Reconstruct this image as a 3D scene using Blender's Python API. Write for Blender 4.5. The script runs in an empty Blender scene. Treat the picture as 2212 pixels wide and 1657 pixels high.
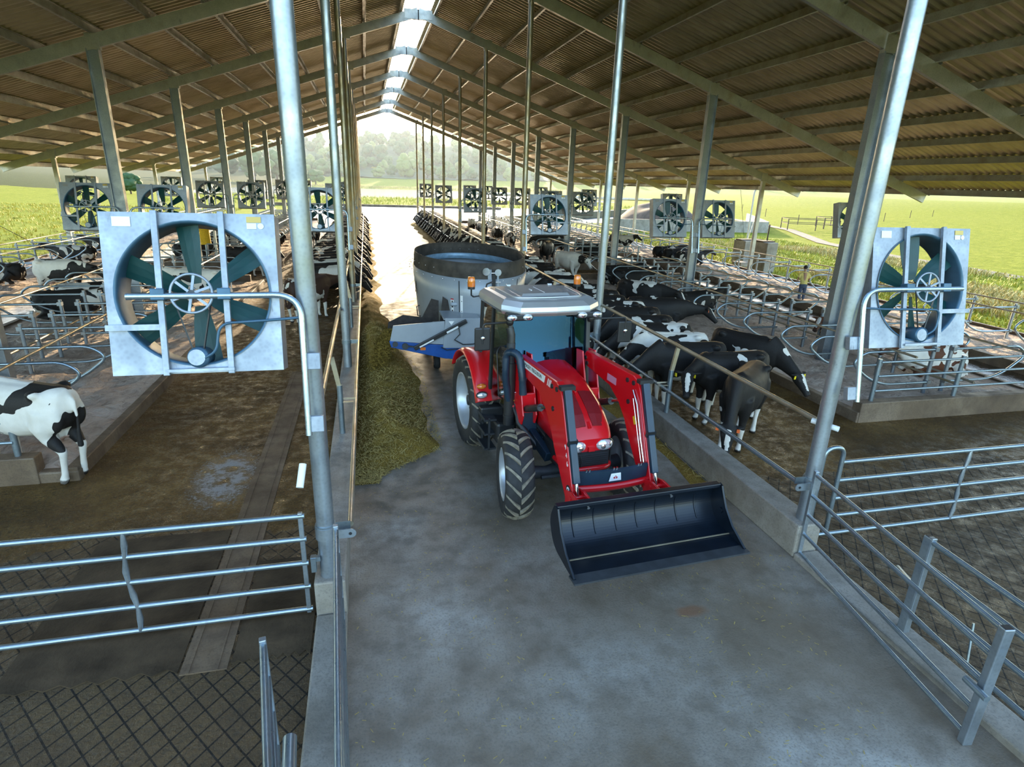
import bpy, bmesh, math, random
from math import sin, cos, pi, radians as rad, sqrt, atan2, hypot
from mathutils import Vector, Matrix, noise
random.seed(7)
S = bpy.context.scene
COL = S.collection
# ------------------------------------------------------------------ camera
CX, CY, CZ = 0.0, 0.0, 4.5
yaw, pitch, roll = 0.24394, 0.33048, 0.03241
fw = Vector((sin(yaw)*cos(pitch), cos(yaw)*cos(pitch), -sin(pitch)))
rt = Vector((cos(yaw), -sin(yaw), 0)); up = rt.cross(fw)
r2 = cos(roll)*rt + sin(roll)*up; u2 = -sin(roll)*rt + cos(roll)*up
cd = bpy.data.cameras.new('camera'); cam = bpy.data.objects.new('camera', cd); COL.objects.link(cam)
cd.sensor_width = 36; cd.lens = 36*1261.6/2212; cd.clip_end = 3000; cd.clip_start = 0.05
cam.matrix_world = Matrix(((r2.x, u2.x, -fw.x, CX), (r2.y, u2.y, -fw.y, CY), (r2.z, u2.z, -fw.z, CZ), (0, 0, 0, 1)))
S.camera = cam
# ------------------------------------------------------------------ light
SUN_AZ, SUN_EL = rad(12.3), rad(10.7)
w = bpy.data.worlds.new('sky'); S.world = w; w.use_nodes = True
nt = w.node_tree; bg = nt.nodes['Background']
sk = nt.nodes.new('ShaderNodeTexSky'); sk.sky_type = 'NISHITA'; sk.sun_disc = False
sk.sun_elevation = SUN_EL; sk.sun_rotation = SUN_AZ; sk.air_density = 1.0; sk.dust_density = 1.2; sk.ozone_density = 1.4
nt.links.new(sk.outputs[0], bg.inputs[0]); bg.inputs[1].default_value = 0.48
sl = bpy.data.lights.new('sun', 'SUN'); sl.energy = 7.0; sl.color = (1.0, 0.80, 0.52); sl.angle = rad(0.6)
so = bpy.data.objects.new('sun', sl); COL.objects.link(so)
sd = Vector((sin(SUN_AZ)*cos(SUN_EL), cos(SUN_AZ)*cos(SUN_EL), sin(SUN_EL)))
so.rotation_euler = sd.to_track_quat('Z', 'Y').to_euler(); so.location = (15, 70, 30)
S.view_settings.view_transform = 'Standard'; S.view_settings.look = 'None'
S.view_settings.gamma = 1.0; S.view_settings.use_curve_mapping = False
S.view_settings.exposure = 1.36
cy = S.cycles
cy.use_denoising = True
cy.max_bounces = 6; cy.diffuse_bounces = 3; cy.glossy_bounces = 3; cy.transparent_max_bounces = 12; cy.transmission_bounces = 4
cy.volume_bounces = 0; cy.caustics_reflective = False; cy.caustics_refractive = False; cy.sample_clamp_indirect = 6.0

HAZE = .00035      # scatter density of the valley haze
# ------------------------------------------------------------------ helpers
class MB:
    """collects shapes and links them as one mesh object"""
    def __init__(s): s.v = []; s.f = []; s.sm = []; s.M = None
    def add(s, vs, fs, smooth=False):
        n = len(s.v)
        if s.M is not None: vs = [tuple(s.M @ Vector(p)) for p in vs]
        s.v += [tuple(p) for p in vs]; s.f += [tuple(i+n for i in f) for f in fs]; s.sm += [smooth]*len(fs); return s
    def box(s, c, d, R=None):
        x, y, z = d[0]/2, d[1]/2, d[2]/2
        P = [(-x,-y,-z),(x,-y,-z),(x,y,-z),(-x,y,-z),(-x,-y,z),(x,-y,z),(x,y,z),(-x,y,z)]
        if R is not None: P = [R @ Vector(p) for p in P]
        return s.add([(p[0]+c[0], p[1]+c[1], p[2]+c[2]) for p in P], [(0,3,2,1),(4,5,6,7),(0,1,5,4),(1,2,6,5),(2,3,7,6),(3,0,4,7)])
    def bar(s, a, b, w, h, upv=(0,0,1)):
        a, b = Vector(a), Vector(b); t = (b-a).normalized(); u = Vector(upv)
        if abs(t.dot(u)) > .98: u = Vector((0,1,0)) if abs(t.y) < .9 else Vector((1,0,0))
        n = t.cross(u).normalized(); u = n.cross(t)
        P = [p + n*i*w/2 + u*j*h/2 for p in (a, b) for i, j in ((-1,-1),(1,-1),(1,1),(-1,1))]
        return s.add(P, [(0,1,2,3),(7,6,5,4),(0,4,5,1),(1,5,6,2),(2,6,7,3),(3,7,4,0)])
    def tube(s, pts, r, n=10, closed=False, cap=True, ell=None):
        pts = [Vector(p) for p in pts]; m = len(pts); rs = r if isinstance(r, (list, tuple)) else [r]*m
        T = []
        for i in range(m):
            a = pts[i-1] if (i or closed) else pts[i]; b = pts[(i+1) % m] if (i < m-1 or closed) else pts[i]
            T.append((b-a).normalized())
        u = Vector((0,0,1)) if abs(T[0].z) < .9 else Vector((0,1,0))
        u = (u - T[0]*u.dot(T[0])).normalized(); V = []
        for i in range(m):
            u = (u - T[i]*u.dot(T[i]))
            if u.length < 1e-6: u = T[i].orthogonal()
            u.normalize(); q = T[i].cross(u)
            eu, eq = ell[i] if ell else (1, 1)
            V += [pts[i] + (u*cos(2*pi*k/n)*eu + q*sin(2*pi*k/n)*eq)*rs[i] for k in range(n)]
        F = []
        for i in range(m if closed else m-1):
            j = (i+1) % m
            F += [(i*n+k, i*n+(k+1) % n, j*n+(k+1) % n, j*n+k) for k in range(n)]
        s.add(V, F, True)
        if cap and not closed:
            s.add(V[:n], [tuple(range(n))[::-1]]); s.add(V[-n:], [tuple(range(n))])
        return s
    def cyl(s, a, b, r, rb=None, n=16): return s.tube([a, b], [r, r if rb is None else rb], n)
    def lathe(s, prof, n=32, c=(0,0,0), axis='Z', sx=1, sy=1, close=False):
        V = []
        for r, h in prof:
            for k in range(n):
                a = 2*pi*k/n; x, y = r*cos(a)*sx, r*sin(a)*sy
                p = (x, y, h) if axis == 'Z' else ((x, h, y) if axis == 'Y' else (h, x, y))
                V.append((p[0]+c[0], p[1]+c[1], p[2]+c[2]))
        m = len(prof); F = []
        for i in range(m if close else m-1):
            j = (i+1) % m
            F += [(i*n+k, i*n+(k+1) % n, j*n+(k+1) % n, j*n+k) for k in range(n)]
        return s.add(V, F, True)
    def prism(s, poly, y0, y1, plane='XZ'):
        n = len(poly)
        def P(p, h): return (p[0], h, p[1]) if plane == 'XZ' else ((p[0], p[1], h) if plane == 'XY' else (h, p[0], p[1]))
        V = [P(p, y0) for p in poly] + [P(p, y1) for p in poly]
        return s.add(V, [tuple(range(n)), tuple(range(2*n-1, n-1, -1))] + [(i, i+n, (i+1) % n+n, (i+1) % n) for i in range(n)])
    def sph(s, c, r, n=16, m=10):
        r = r if isinstance(r, (tuple, list)) else (r, r, r); V = []
        for i in range(m+1):
            t = pi*i/m
            for k in range(n):
                a = 2*pi*k/n; V.append((c[0]+r[0]*sin(t)*cos(a), c[1]+r[1]*sin(t)*sin(a), c[2]+r[2]*cos(t)))
        return s.add(V, [(i*n+k, (i+1)*n+k, (i+1)*n+(k+1) % n, i*n+(k+1) % n) for i in range(m) for k in range(n)], True)
    def loft(s, secs, smooth=True, cap=True):
        n = len(secs[0]); V = [p for q in secs for p in q]
        s.add(V, [(i*n+k, i*n+(k+1) % n, (i+1)*n+(k+1) % n, (i+1)*n+k) for i in range(len(secs)-1) for k in range(n)], smooth)
        if cap: s.add(secs[0], [tuple(range(n))[::-1]]); s.add(secs[-1], [tuple(range(n))])
        return s
    def grid(s, nx, ny, fn, smooth=True):
        V = [fn(i/nx, j/ny) for j in range(ny+1) for i in range(nx+1)]; w_ = nx+1
        return s.add(V, [(j*w_+i, j*w_+i+1, (j+1)*w_+i+1, (j+1)*w_+i) for j in range(ny) for i in range(nx)], smooth)
    def mesh(s, name):
        me = bpy.data.meshes.new(name); me.from_pydata(s.v, [], s.f)
        me.polygons.foreach_set('use_smooth', s.sm)
        bm = bmesh.new(); bm.from_mesh(me); bmesh.ops.recalc_face_normals(bm, faces=bm.faces[:]); bm.to_mesh(me); bm.free()
        me.update(); return me
    def build(s, name, m, parent=None, loc=(0,0,0), rz=0, bevel=0):
        me = s.mesh(name); me.materials.append(m)
        o = bpy.data.objects.new(name, me); COL.objects.link(o); o.location = loc
        if rz: o.rotation_euler = (0, 0, rz)
        if parent is not None: o.parent = parent
        if bevel:
            b = o.modifiers.new('bevel', 'BEVEL'); b.width = bevel; b.segments = 2; b.limit_method = 'ANGLE'; b.angle_limit = rad(50)
        return o
def tag(o, label=None, cat=None, group=None, kind=None):
    if label: o['label'] = label
    if cat: o['category'] = cat
    if group: o['group'] = group
    if kind: o['kind'] = kind
    return o
def empty(name, loc=(0,0,0), rz=0):
    o = bpy.data.objects.new(name, None); COL.objects.link(o); o.location = loc; o.rotation_euler = (0,0,rz); o.empty_display_size = .2; return o
def dup(o, parent=None, loc=None, rz=None):
    kids = list(o.children)
    c = o.copy(); COL.objects.link(c)
    if parent is not None: c.parent = parent
    if loc is not None: c.location = loc
    if rz is not None: c.rotation_euler = (0, 0, rz)
    for k in kids: dup(k, c)
    return c
def struct(name, mb, m, **k): return tag(mb.build(name, m, **k), kind='structure')
def fillet(pts, r, n=6):
    """round the corners of a polyline"""
    P = [Vector(p) for p in pts]; out = [P[0]]
    for i in range(1, len(P)-1):
        a, b, c = P[i-1], P[i], P[i+1]; d1 = (a-b); d2 = (c-b)
        q = min(r, d1.length*.49, d2.length*.49); p1 = b+d1.normalized()*q; p2 = b+d2.normalized()*q
        for k in range(n+1):
            t = k/n; out.append((1-t)**2*p1 + 2*t*(1-t)*b + t*t*p2)
    return out + [P[-1]]
ORD = ['nearest', 'second', 'third', 'fourth', 'fifth', 'sixth', 'seventh', 'eighth', 'farthest']
def text(s, name, size, m, parent, M4, extrude=.0015):
    cu = bpy.data.curves.new(name, 'FONT'); cu.body = s; cu.size = size; cu.extrude = extrude; cu.align_x = 'CENTER'; cu.align_y = 'CENTER'
    cu.materials.append(m); t_ = bpy.data.objects.new('tmp', cu); COL.objects.link(t_); bpy.context.view_layer.update(); me = bpy.data.meshes.new_from_object(t_.evaluated_get(bpy.context.evaluated_depsgraph_get())); me.name = name; bpy.data.objects.remove(t_)
    if not me.materials: me.materials.append(m)
    o = bpy.data.objects.new(name, me); COL.objects.link(o); o.parent = parent; o.matrix_local = M4; return o
def frame3(o, x, y):
    """4x4 whose local X/Y run along x and y at o"""
    x = Vector(x).normalized(); y = Vector(y); z = x.cross(y).normalized(); y = z.cross(x)
    return Matrix(((x.x, y.x, z.x, o[0]), (x.y, y.y, z.y, o[1]), (x.z, y.z, z.z, o[2]), (0,0,0,1)))

# ------------------------------------------------------------------ materials
class N:
    def __init__(s, name):
        s.m = bpy.data.materials.new(name); s.m.use_nodes = True; s.t = s.m.node_tree
        s.p = s.t.nodes['Principled BSDF']; s.out = s.t.nodes['Material Output']
        s.tc = s.t.nodes.new('ShaderNodeTexCoord')
    def n(s, typ, ins=None, **kw):
        d = s.t.nodes.new('ShaderNode'+typ)
        for k, v in kw.items(): setattr(d, k, v)
        for k, v in (ins or {}).items(): s.set(d.inputs[k], v)
        return d
    def set(s, sock, v):
        if isinstance(v, bpy.types.NodeSocket): s.t.links.new(v, sock)
        elif isinstance(v, (tuple, list)) and len(v) == 3 and sock.type == 'RGBA': sock.default_value = (*v, 1)
        else: sock.default_value = v
    def obj(s): return s.tc.outputs['Object']
    def gen(s): return s.tc.outputs['Generated']
    def map(s, scale=(1,1,1), rot=(0,0,0), loc=(0,0,0), src=None):
        d = s.n('Mapping', {0: src or s.obj()}); d.inputs['Scale'].default_value = scale; d.inputs['Rotation'].default_value = rot; d.inputs['Location'].default_value = loc; return d.outputs[0]
    def noise(s, sc, det=3, rough=.55, vec=None, dist=0):
        d = s.n('TexNoise', {'Vector': vec or s.obj(), 'Scale': sc, 'Detail': det, 'Roughness': rough, 'Distortion': dist}); return d.outputs['Fac']
    def vor(s, sc, vec=None, feat='F1'):
        d = s.n('TexVoronoi', {'Vector': vec or s.obj(), 'Scale': sc}, feature=feat); return d.outputs['Distance']
    def ramp(s, f, stops, interp='LINEAR'):
        d = s.n('ValToRGB', {0: f}); e = d.color_ramp.elements; d.color_ramp.interpolation = interp
        while len(e) < len(stops): e.new(.5)
        for i, (p, c_) in enumerate(stops):
            e[i].position = p; e[i].color = (*c_, 1) if not isinstance(c_, (int, float)) else (c_, c_, c_, 1)
        return d.outputs[0]
    def mix(s, f, a, b, mode='MIX'):
        d = s.n('Mix', data_type='RGBA', blend_type=mode); s.set(d.inputs[0], f); s.set(d.inputs[6], a); s.set(d.inputs[7], b); return d.outputs[2]
    def math(s, op, a, b=0.0, cl=False):
        d = s.n('Math', operation=op, use_clamp=cl); s.set(d.inputs[0], a); s.set(d.inputs[1], b); return d.outputs[0]
    def sep(s, v=None):
        d = s.n('SeparateXYZ', {0: v or s.obj()}); return d.outputs
    def bump(s, h, st=.3, dist=.02):
        d = s.n('Bump', {'Height': h, 'Strength': st, 'Distance': dist}); s.set(s.p.inputs['Normal'], d.outputs[0])
    def fin(s, col=None, rough=None, metal=None, **kw):
        if col is not None: s.set(s.p.inputs['Base Color'], col)
        if rough is not None: s.set(s.p.inputs['Roughness'], rough)
        if metal is not None: s.set(s.p.inputs['Metallic'], metal)
        for k, v in kw.items(): s.set(s.p.inputs[k.replace('_', ' ')], v)
        return s.m
def plain(name, col, rough=.5, metal=0, vary=.18, scale=6, bump=0, bscale=60, **kw):
    a = N(name); f = a.noise(scale, 4)
    c = a.ramp(f, [(.3, tuple(x*(1-vary) for x in col)), (.7, tuple(min(1, x*(1+vary)) for x in col))])
    if bump: a.bump(a.noise(bscale, 3), bump, .01)
    return a.fin(c, rough, metal, **kw)
def galv(name, base=(.62,.66,.70), dirt=(.30,.22,.10), amt=.0, rough=.38):
    a = N(name); sp = a.vor(28); n2 = a.noise(3.5, 4); sc = a.noise(9, 5, .7, a.map((1,1,.25)))
    c = a.ramp(sp, [(0, tuple(x*.84 for x in base)), (.6, base)])
    c = a.mix(a.ramp(n2, [(.35, 0), (.75, .35)]), c, tuple(x*.72 for x in base))
    c = a.mix(a.ramp(sc, [(.63, 0), (.72, .6)]), c, (.16,.17,.18))
    if amt: c = a.mix(a.ramp(a.noise(2.2, 4), [(.75-amt*.6, 0), (.85, min(1, amt+.3))]), c, dirt)
    return a.fin(c, a.ramp(n2, [(.3, rough-.1), (.7, rough+.14)]), .85)
G_POST = galv('galvanized post', (.40,.45,.50)); G_POST2 = galv('stained galvanized post', (.42,.42,.40), (.36,.25,.09), .8, .42)
G_PIPE = galv('galvanized pipe', (.33,.40,.45), (.36,.27,.12), .25, .34)
G_RAIL = galv('weathered rail', (.52,.50,.44), (.38,.27,.10), .75, .42)
G_COL = galv('column steel', (.30,.33,.36), (.24,.18,.09), .2, .45)
G_BEAM = galv('galvanized beam', (.46,.45,.42), (.30,.22,.10), .35, .5)
G_PANEL = galv('fan panel', (.36,.40,.46), amt=0, rough=.55)
G_PURLIN = galv('purlin steel', (.42,.40,.36), (.22,.15,.07), .5, .45)
def sheet():
    a = N('roof sheet'); n1 = a.noise(1.2, 4); n2 = a.noise(2.5, 5, .6, a.map((.25, 2, 1)))
    c = a.ramp(n2, [(.3, (.46,.37,.22)), (.6, (.58,.48,.30)), (.8, (.66,.57,.40))])
    c = a.mix(a.ramp(n1, [(.4, 0), (.8, .5)]), c, (.22,.17,.10))
    return a.fin(c, .45, .55)
ROOF = sheet()
def conc(name, c1, c2, c3, straw=.5, wet=0, rough=.75, rust=None):
    a = N(name); n1 = a.noise(.55, 6, .62); n2 = a.noise(3.2, 5, .6); n3 = a.noise(42, 3, .6); v = a.vor(24, a.map((1, 1, 1)))
    c = a.ramp(n1, [(.32, c1), (.52, c2), (.68, c3)])
    c = a.mix(a.ramp(n2, [(.45, 0), (.7, .55)]), c, tuple(x*.62 for x in c1))
    c = a.mix(a.ramp(n3, [(.36, .45), (.5, 0)]), c, tuple(x*.45 for x in c2))
    if straw:
        s2 = a.noise(75, 2, .5, a.map((1, .45, 1), (0, 0, .6))); m_ = a.math('MULTIPLY', a.ramp(s2, [(.66, 0), (.72, 1)]), a.ramp(a.noise(1.1, 4), [(.42, 0), (.62, straw)]))
        c = a.mix(m_, c, (.42,.30,.10))
    if rust:
        x, y, z = a.sep(); dx = a.math('MULTIPLY', a.math('SUBTRACT', x, rust[0]), 2.6); dy = a.math('MULTIPLY', a.math('SUBTRACT', y, rust[1]), 5.5)
        d = a.math('ADD', a.math('SQRT', a.math('ADD', a.math('MULTIPLY', dx, dx), a.math('MULTIPLY', dy, dy))), a.math('MULTIPLY', n2, .8))
        c = a.mix(a.ramp(d, [(.7, .7), (1.0, 0)]), c, (.24,.09,.035))
        big = a.noise(.28, 4, .6, a.map((1, .7, 1), (0,0,0), (4.1, 2.2, 0))); c = a.mix(a.ramp(big, [(.48, 0), (.64, .5)]), c, (.14,.10,.06))
    a.bump(a.math('ADD', a.math('MULTIPLY', n3, .5), n2), .5, .014)
    r = a.ramp(n2, [(.35, max(.06, rough-.25-wet*.4)), (.65, rough)])
    return a.fin(c, r)
ALLEY = conc('feed alley concrete', (.15,.11,.07), (.27,.237,.195), (.40,.375,.335), .9, 0, .62, (3.35, 4.75))
CURB = conc('curb concrete', (.20,.17,.13), (.31,.28,.24), (.38,.35,.31), .25)
CURB_D = conc('dirty curb', (.085,.052,.03), (.15,.10,.06), (.22,.16,.11), .3)
def manure():
    a = N('manure covered concrete'); n1 = a.noise(.7, 6, .65); n2 = a.noise(4.5, 6, .7); n3 = a.noise(26, 5, .65, None, .6); n4 = a.noise(1.9, 3)
    c = a.ramp(n1, [(.30, (.042,.021,.005)), (.5, (.105,.054,.012)), (.66, (.19,.108,.031)), (.78, (.27,.215,.155))])
    c = a.mix(a.ramp(n3, [(.35, .75), (.55, 0)]), c, (.03,.021,.012))
    c = a.mix(a.ramp(a.noise(60, 2), [(.62, 0), (.70, .7)]), c, (.30,.21,.08))
    x, y, z = a.sep()
    # scored grooves: diamonds in the crossover and the lanes next to it
    g = None
    for sx, sy in ((1.0, .62), (-1.0, .62)):
        t = a.math('FRACT', a.math('ADD', a.math('MULTIPLY', x, sx*4.7), a.math('MULTIPLY', y, sy*6.0)))
        l = a.math('LESS_THAN', t, .095); g = l if g is None else a.math('MAXIMUM', g, l)
    zone = a.math('LESS_THAN', a.math('ADD', y, a.math('MULTIPLY', a.noise(1.3, 3), 2.4)), 8.6)
    g = a.math('MULTIPLY', g, zone)
    g = a.math('MULTIPLY', g, a.ramp(n4, [(.2, .75), (.5, 1)]))
    c = a.mix(zone, c, a.mix(.55, c, (.085,.062,.040)))
    c = a.mix(g, c, (.010,.008,.006))
    dx = a.math('ADD', x, 2.35); dy = a.math('ADD', y, -9.0)
    d = a.math('ADD', a.math('SQRT', a.math('ADD', a.math('MULTIPLY', dx, dx), a.math('MULTIPLY', a.math('MULTIPLY', dy, dy), .25))), a.math('MULTIPLY', n3, .9))
    c = a.mix(a.math('MULTIPLY', a.ramp(d, [(.72, .75), (.95, 0)]), a.ramp(n2, [(.44, 0), (.54, 1)])), c, (.36,.35,.34))
    h = a.math('SUBTRACT', a.math('ADD', a.math('MULTIPLY', n3, .8), a.math('MULTIPLY', n2, .6)), a.math('MULTIPLY', g, 1.2))
    a.bump(h, .8, .03)
    return a.fin(c, a.ramp(n2, [(.36, .22), (.58, .8)]), Specular_IOR_Level=.3)
MANURE = manure()
def wetm():
    a = N('wet manure lane'); n2 = a.noise(2.4, 6, .7); n3 = a.noise(9, 4, .6)
    c = a.ramp(n2, [(.3, (.03,.02,.012)), (.7, (.09,.055,.03))])
    a.bump(a.math('ADD', n3, n2), .35, .03)
    return a.fin(c, a.ramp(n2, [(.48, .04), (.64, .5)]), Specular_IOR_Level=.9)
WET = wetm()
def sandm():
    a = N('bedding sand'); n1 = a.noise(1.1, 5, .6); n2 = a.noise(18, 4)
    c = a.ramp(n1, [(.3, (.36,.25,.18)), (.55, (.54,.42,.33)), (.75, (.64,.53,.44))])
    n4 = a.noise(5.5, 4, .6, a.map((1, .7, 1)), .8)
    c = a.mix(a.ramp(n4, [(.30, .55), (.50, 0)]), c, (.17,.115,.075))
    a.bump(a.math('ADD', a.math('MULTIPLY', n2, .25), n4), 1.0, .09)
    return a.fin(c, .9)
SAND = sandm()
PAINT_RED = N('red paint').fin((.62,.006,.012), .28, 0, Coat_Weight=.5, Coat_Roughness=.12)
PAINT_RED2 = plain('red mesh panel', (.20,.006,.010), .5, 0, .25, 90)
BLK = plain('black plastic', (.018,.019,.021), .42, 0, .2, 8)
DGREY = plain('dark grey casting', (.040,.044,.050), .5, .2, .25, 7)
SLATE = plain('slate blue steel', (.014,.032,.055), .38, .1, .15, 6)
BUCKET = plain('black blue bucket steel', (.005,.009,.016), .33, .1, .3, 3)
RUBBER = plain('tyre rubber', (.022,.022,.023), .72, 0, .3, 12, .15, 40)
LUG = plain('dusty tread', (.21,.185,.14), .85, 0, .35, 14)
RIM = plain('silver rim paint', (.50,.54,.60), .35, .5, .08, 5)
SILVER = plain('silver roof paint', (.55,.56,.57), .26, .55, .06, 2)
CHROME = N('chrome rod').fin((.8,.8,.82), .12, 1)
WHITE = N('white sticker').fin((.78,.79,.80), .4); YELLOW = plain('yellow plastic', (.72,.47,.02), .45, 0, .1)
GOLD = N('gold sticker').fin((.60,.42,.10), .4)
def lampmat(name, c, r=.12): return N(name).fin(c, r, 0, Coat_Weight=1.0, Transmission_Weight=.25)
AMBER = lampmat('amber lens', (.9,.22,.02)); CLEAR = N('lamp lens').fin((.82,.86,.92), .08, .6)
BLUEF = plain('blue frame paint', (.012,.075,.30), .34, 0, .15, 5)
GREYP = plain('mixer grey paint', (.31,.345,.39), .38, .15, .07, 2.5)
BELT = plain('black belt rubber', (.028,.022,.019), .8, 0, .4, 12)
TEAL = plain('teal fan blade', (.003,.045,.045), .45, 0, .15, 8)
FANBLUE = plain('blue grey shroud', (.05,.11,.17), .4, .3, .2, 6)
FANARM = galv('fan arm pipe', (.48,.58,.68), rough=.28)
def glass(name, tint, k, refl=(1,1,1)):
    a = N(name); tr = a.n('BsdfTransparent', {0: tint}); gl = a.n('BsdfGlossy', {0: refl, 'Roughness': .015})
    fr = a.n('Fresnel', {0: 1.6}); f = a.math('ADD', a.math('MULTIPLY', fr.outputs[0], 1.0), k, True)
    mx = a.n('MixShader', {0: f, 1: tr.outputs[0], 2: gl.outputs[0]}); a.t.links.new(mx.outputs[0], a.out.inputs[0]); return a.m
GLASS = glass('tinted cab glass', (.10,.12,.12), .26, (.025,.085,.22)); GLASS_S = glass('cab side glass', (.50,.60,.42), .12)
def coat():
    a = N('cattle coat'); oi = a.n('ObjectInfo'); at = a.n('Attribute', attribute_name='zones'); cs = a.n('SeparateColor', {0: at.outputs['Color']})
    oc = a.n('SeparateColor', {0: oi.outputs['Color']})
    nz = a.n('TexNoise', {'Vector': a.map((1, 1.25, 1)), 'W': a.math('MULTIPLY', oi.outputs['Random'], 90), 'Scale': 1.35, 'Detail': 2.8, 'Roughness': .5, 'Distortion': .35}, noise_dimensions='4D')
    v = a.math('ADD', nz.outputs['Fac'], a.math('MULTIPLY', cs.outputs[1], 1.0))
    wf = a.math('GREATER_THAN', a.math('SUBTRACT', v, oc.outputs[0]), 0.0)
    hair = a.noise(60, 3, .6, a.map((1, 1, .4)))
    blk = a.mix(hair, (.010,.009,.009), (.026,.023,.021)); blk = a.mix(oc.outputs[1], blk, (.10,.035,.016))
    wht = a.mix(a.noise(5, 4), (.55,.50,.42), (.80,.76,.70))
    c = a.mix(wf, blk, wht)
    c = a.mix(a.math('MULTIPLY', cs.outputs[0], 1.0, True), c, (.55,.33,.26))
    c = a.mix(cs.outputs[2], c, (.03,.025,.022))
    a.bump(hair, .25, .008)
    return a.fin(c, .6, 0, Specular_IOR_Level=.22)
COAT = coat()
def feedm():
    a = N('chopped feed'); n1 = a.noise(2.2, 5, .6); n2 = a.noise(55, 4, .7, a.map((1, .5, 1)))
    c = a.ramp(n2, [(.3, (.13,.08,.014)), (.5, (.33,.215,.042)), (.7, (.54,.38,.095))])
    c = a.mix(a.ramp(n1, [(.35, .0), (.7, .45)]), c, (.15,.10,.02))
    a.bump(n2, 1.0, .04); return a.fin(c, .9, 0, Specular_IOR_Level=.2)
FEED = feedm(); STRAW = plain('straw bits', (.42,.31,.10), .8, 0, .3, 30)
def grassm(name, a1, a2, a3, sc=.05):
    a = N(name); n1 = a.noise(sc, 5, .6); n2 = a.noise(sc*14, 5, .65, a.map((1, 2.2, 1))); n3 = a.noise(sc*90, 4, .7)
    c = a.ramp(n2, [(.32, a1), (.5, a2), (.68, a3)]); c = a.mix(a.ramp(n1, [(.4, 0), (.65, .6)]), c, a2)
    c = a.mix(a.ramp(n3, [(.35, .5), (.55, 0)]), c, tuple(x*.6 for x in a1))
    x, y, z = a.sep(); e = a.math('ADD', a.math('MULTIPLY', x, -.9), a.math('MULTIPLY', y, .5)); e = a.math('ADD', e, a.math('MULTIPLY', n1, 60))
    hill_shade = a.math('MULTIPLY', a.math('GREATER_THAN', e, 163), a.math('LESS_THAN', x, -36))
    c = a.mix(hill_shade, c, a.mix(n2, (.022,.040,.016), (.085,.095,.030)))  # shade and haze on the far left hillside, painted as darker greens
    a.bump(a.math('ADD', n3, n2), .8, .3); return a.fin(c, .95, 0, Specular_IOR_Level=.05)
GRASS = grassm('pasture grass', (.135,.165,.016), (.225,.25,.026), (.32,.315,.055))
BLADE = plain('long grass', (.33,.32,.03), .7, 0, .4, .4); BLADE_G = plain('golden long grass', (.42,.34,.035), .7, 0, .35, .4)
BLADE_D = plain('dry long grass', (.42,.34,.12), .8, 0, .35, .5)
FOREST = plain('woodland floor', (.05,.085,.03), .95, 0, .4, .05, .6, .3)
LEAF = plain('tree leaves', (.075,.125,.035), .85, 0, .4, .45, .9, 1.2); LEAF2 = plain('pale tree leaves', (.15,.19,.05), .85, 0, .3, .45, .9, 1.2); LEAF3 = plain('dark tree leaves', (.04,.085,.03), .85, 0, .4, .45, .9, 1.2)
BARK = plain('bark', (.09,.065,.045), .9)
def water():
    a = N('pond water'); a.bump(a.noise(1.2, 3), .25, .05); return a.fin((.20,.24,.27), .10, 0, Specular_IOR_Level=.8)
WATER = water()
# ------------------------------------------------------------------ barn layout
XR, SLP, ZR = 2.48, .336, 11.1
FL, FR, IL, IR, EL, ER = -.57, 5.37, -7.2, 12.13, -15.1, 20.1
BAY = 7.541
def FY(i): return 5.566 + BAY*(i-1)
def rafz(x): return ZR - SLP*abs(x-XR)          # rafter axis
def sheetz(x): return rafz(x) + .385
Y0R, Y1R = 4.3, FY(9)+.5
def sm(a, b, t):
    t = max(0, min(1, (t-a)/(b-a))); return t*t*(3-2*t)
def tz(x, y):
    z = -.14
    z += .011*max(0, x-45) + .9*sin(x*.021+y*.013)*sm(60, 160, x)
    z += .05*max(0, -x-48)*sm(-60, 30, y) + .5*sin(x*.05+1)*sin(y*.04)*sm(40, 90, -x)
    if y > 330: z += 4.6*sm(330, 425, y)*sm(-240, -60, x)
    z += (29*math.exp(-((x-70)/235.0)**2)+4)*sm(425, 620, y)
    if y > 108 and -60 < x < 95: z -= .9*sm(168, 178, y)*sm(335, 326, y)*sm(-60, -48, x)*sm(95, 80, x)
    if y < -60: z += .03*(-60-y)*sm(-60, -200, y)
    return z
def axis_pts(a, b, n, p=2.3):
    out = []
    for i in range(n+1):
        t = -1 + 2*i/n; v = abs(t)**p
        out.append(v*b if t >= 0 else v*a)
    return out
gx = axis_pts(-700, 800, 120); gy = axis_pts(-380, 950, 150)
m = MB(); W_ = len(gx)
m.add([(x, y, tz(x, y)) for y in gy for x in gx], [(j*W_+i, j*W_+i+1, (j+1)*W_+i+1, (j+1)*W_+i) for j in range(len(gy)-1) for i in range(W_-1)], True)
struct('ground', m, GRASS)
m = MB(); m.box((15, 250, -.62), (150, 170, .1)); struct('pond_water', m, WATER)
# woodland floor on the hill
m = MB()
m.grid(60, 30, lambda u, v: (-260+620*u, 432+300*v, tz(-260+620*u, 432+300*v)+.6+1.6*noise.noise((u*40, v*20, 0)))); struct('hills', m, FOREST)
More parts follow.
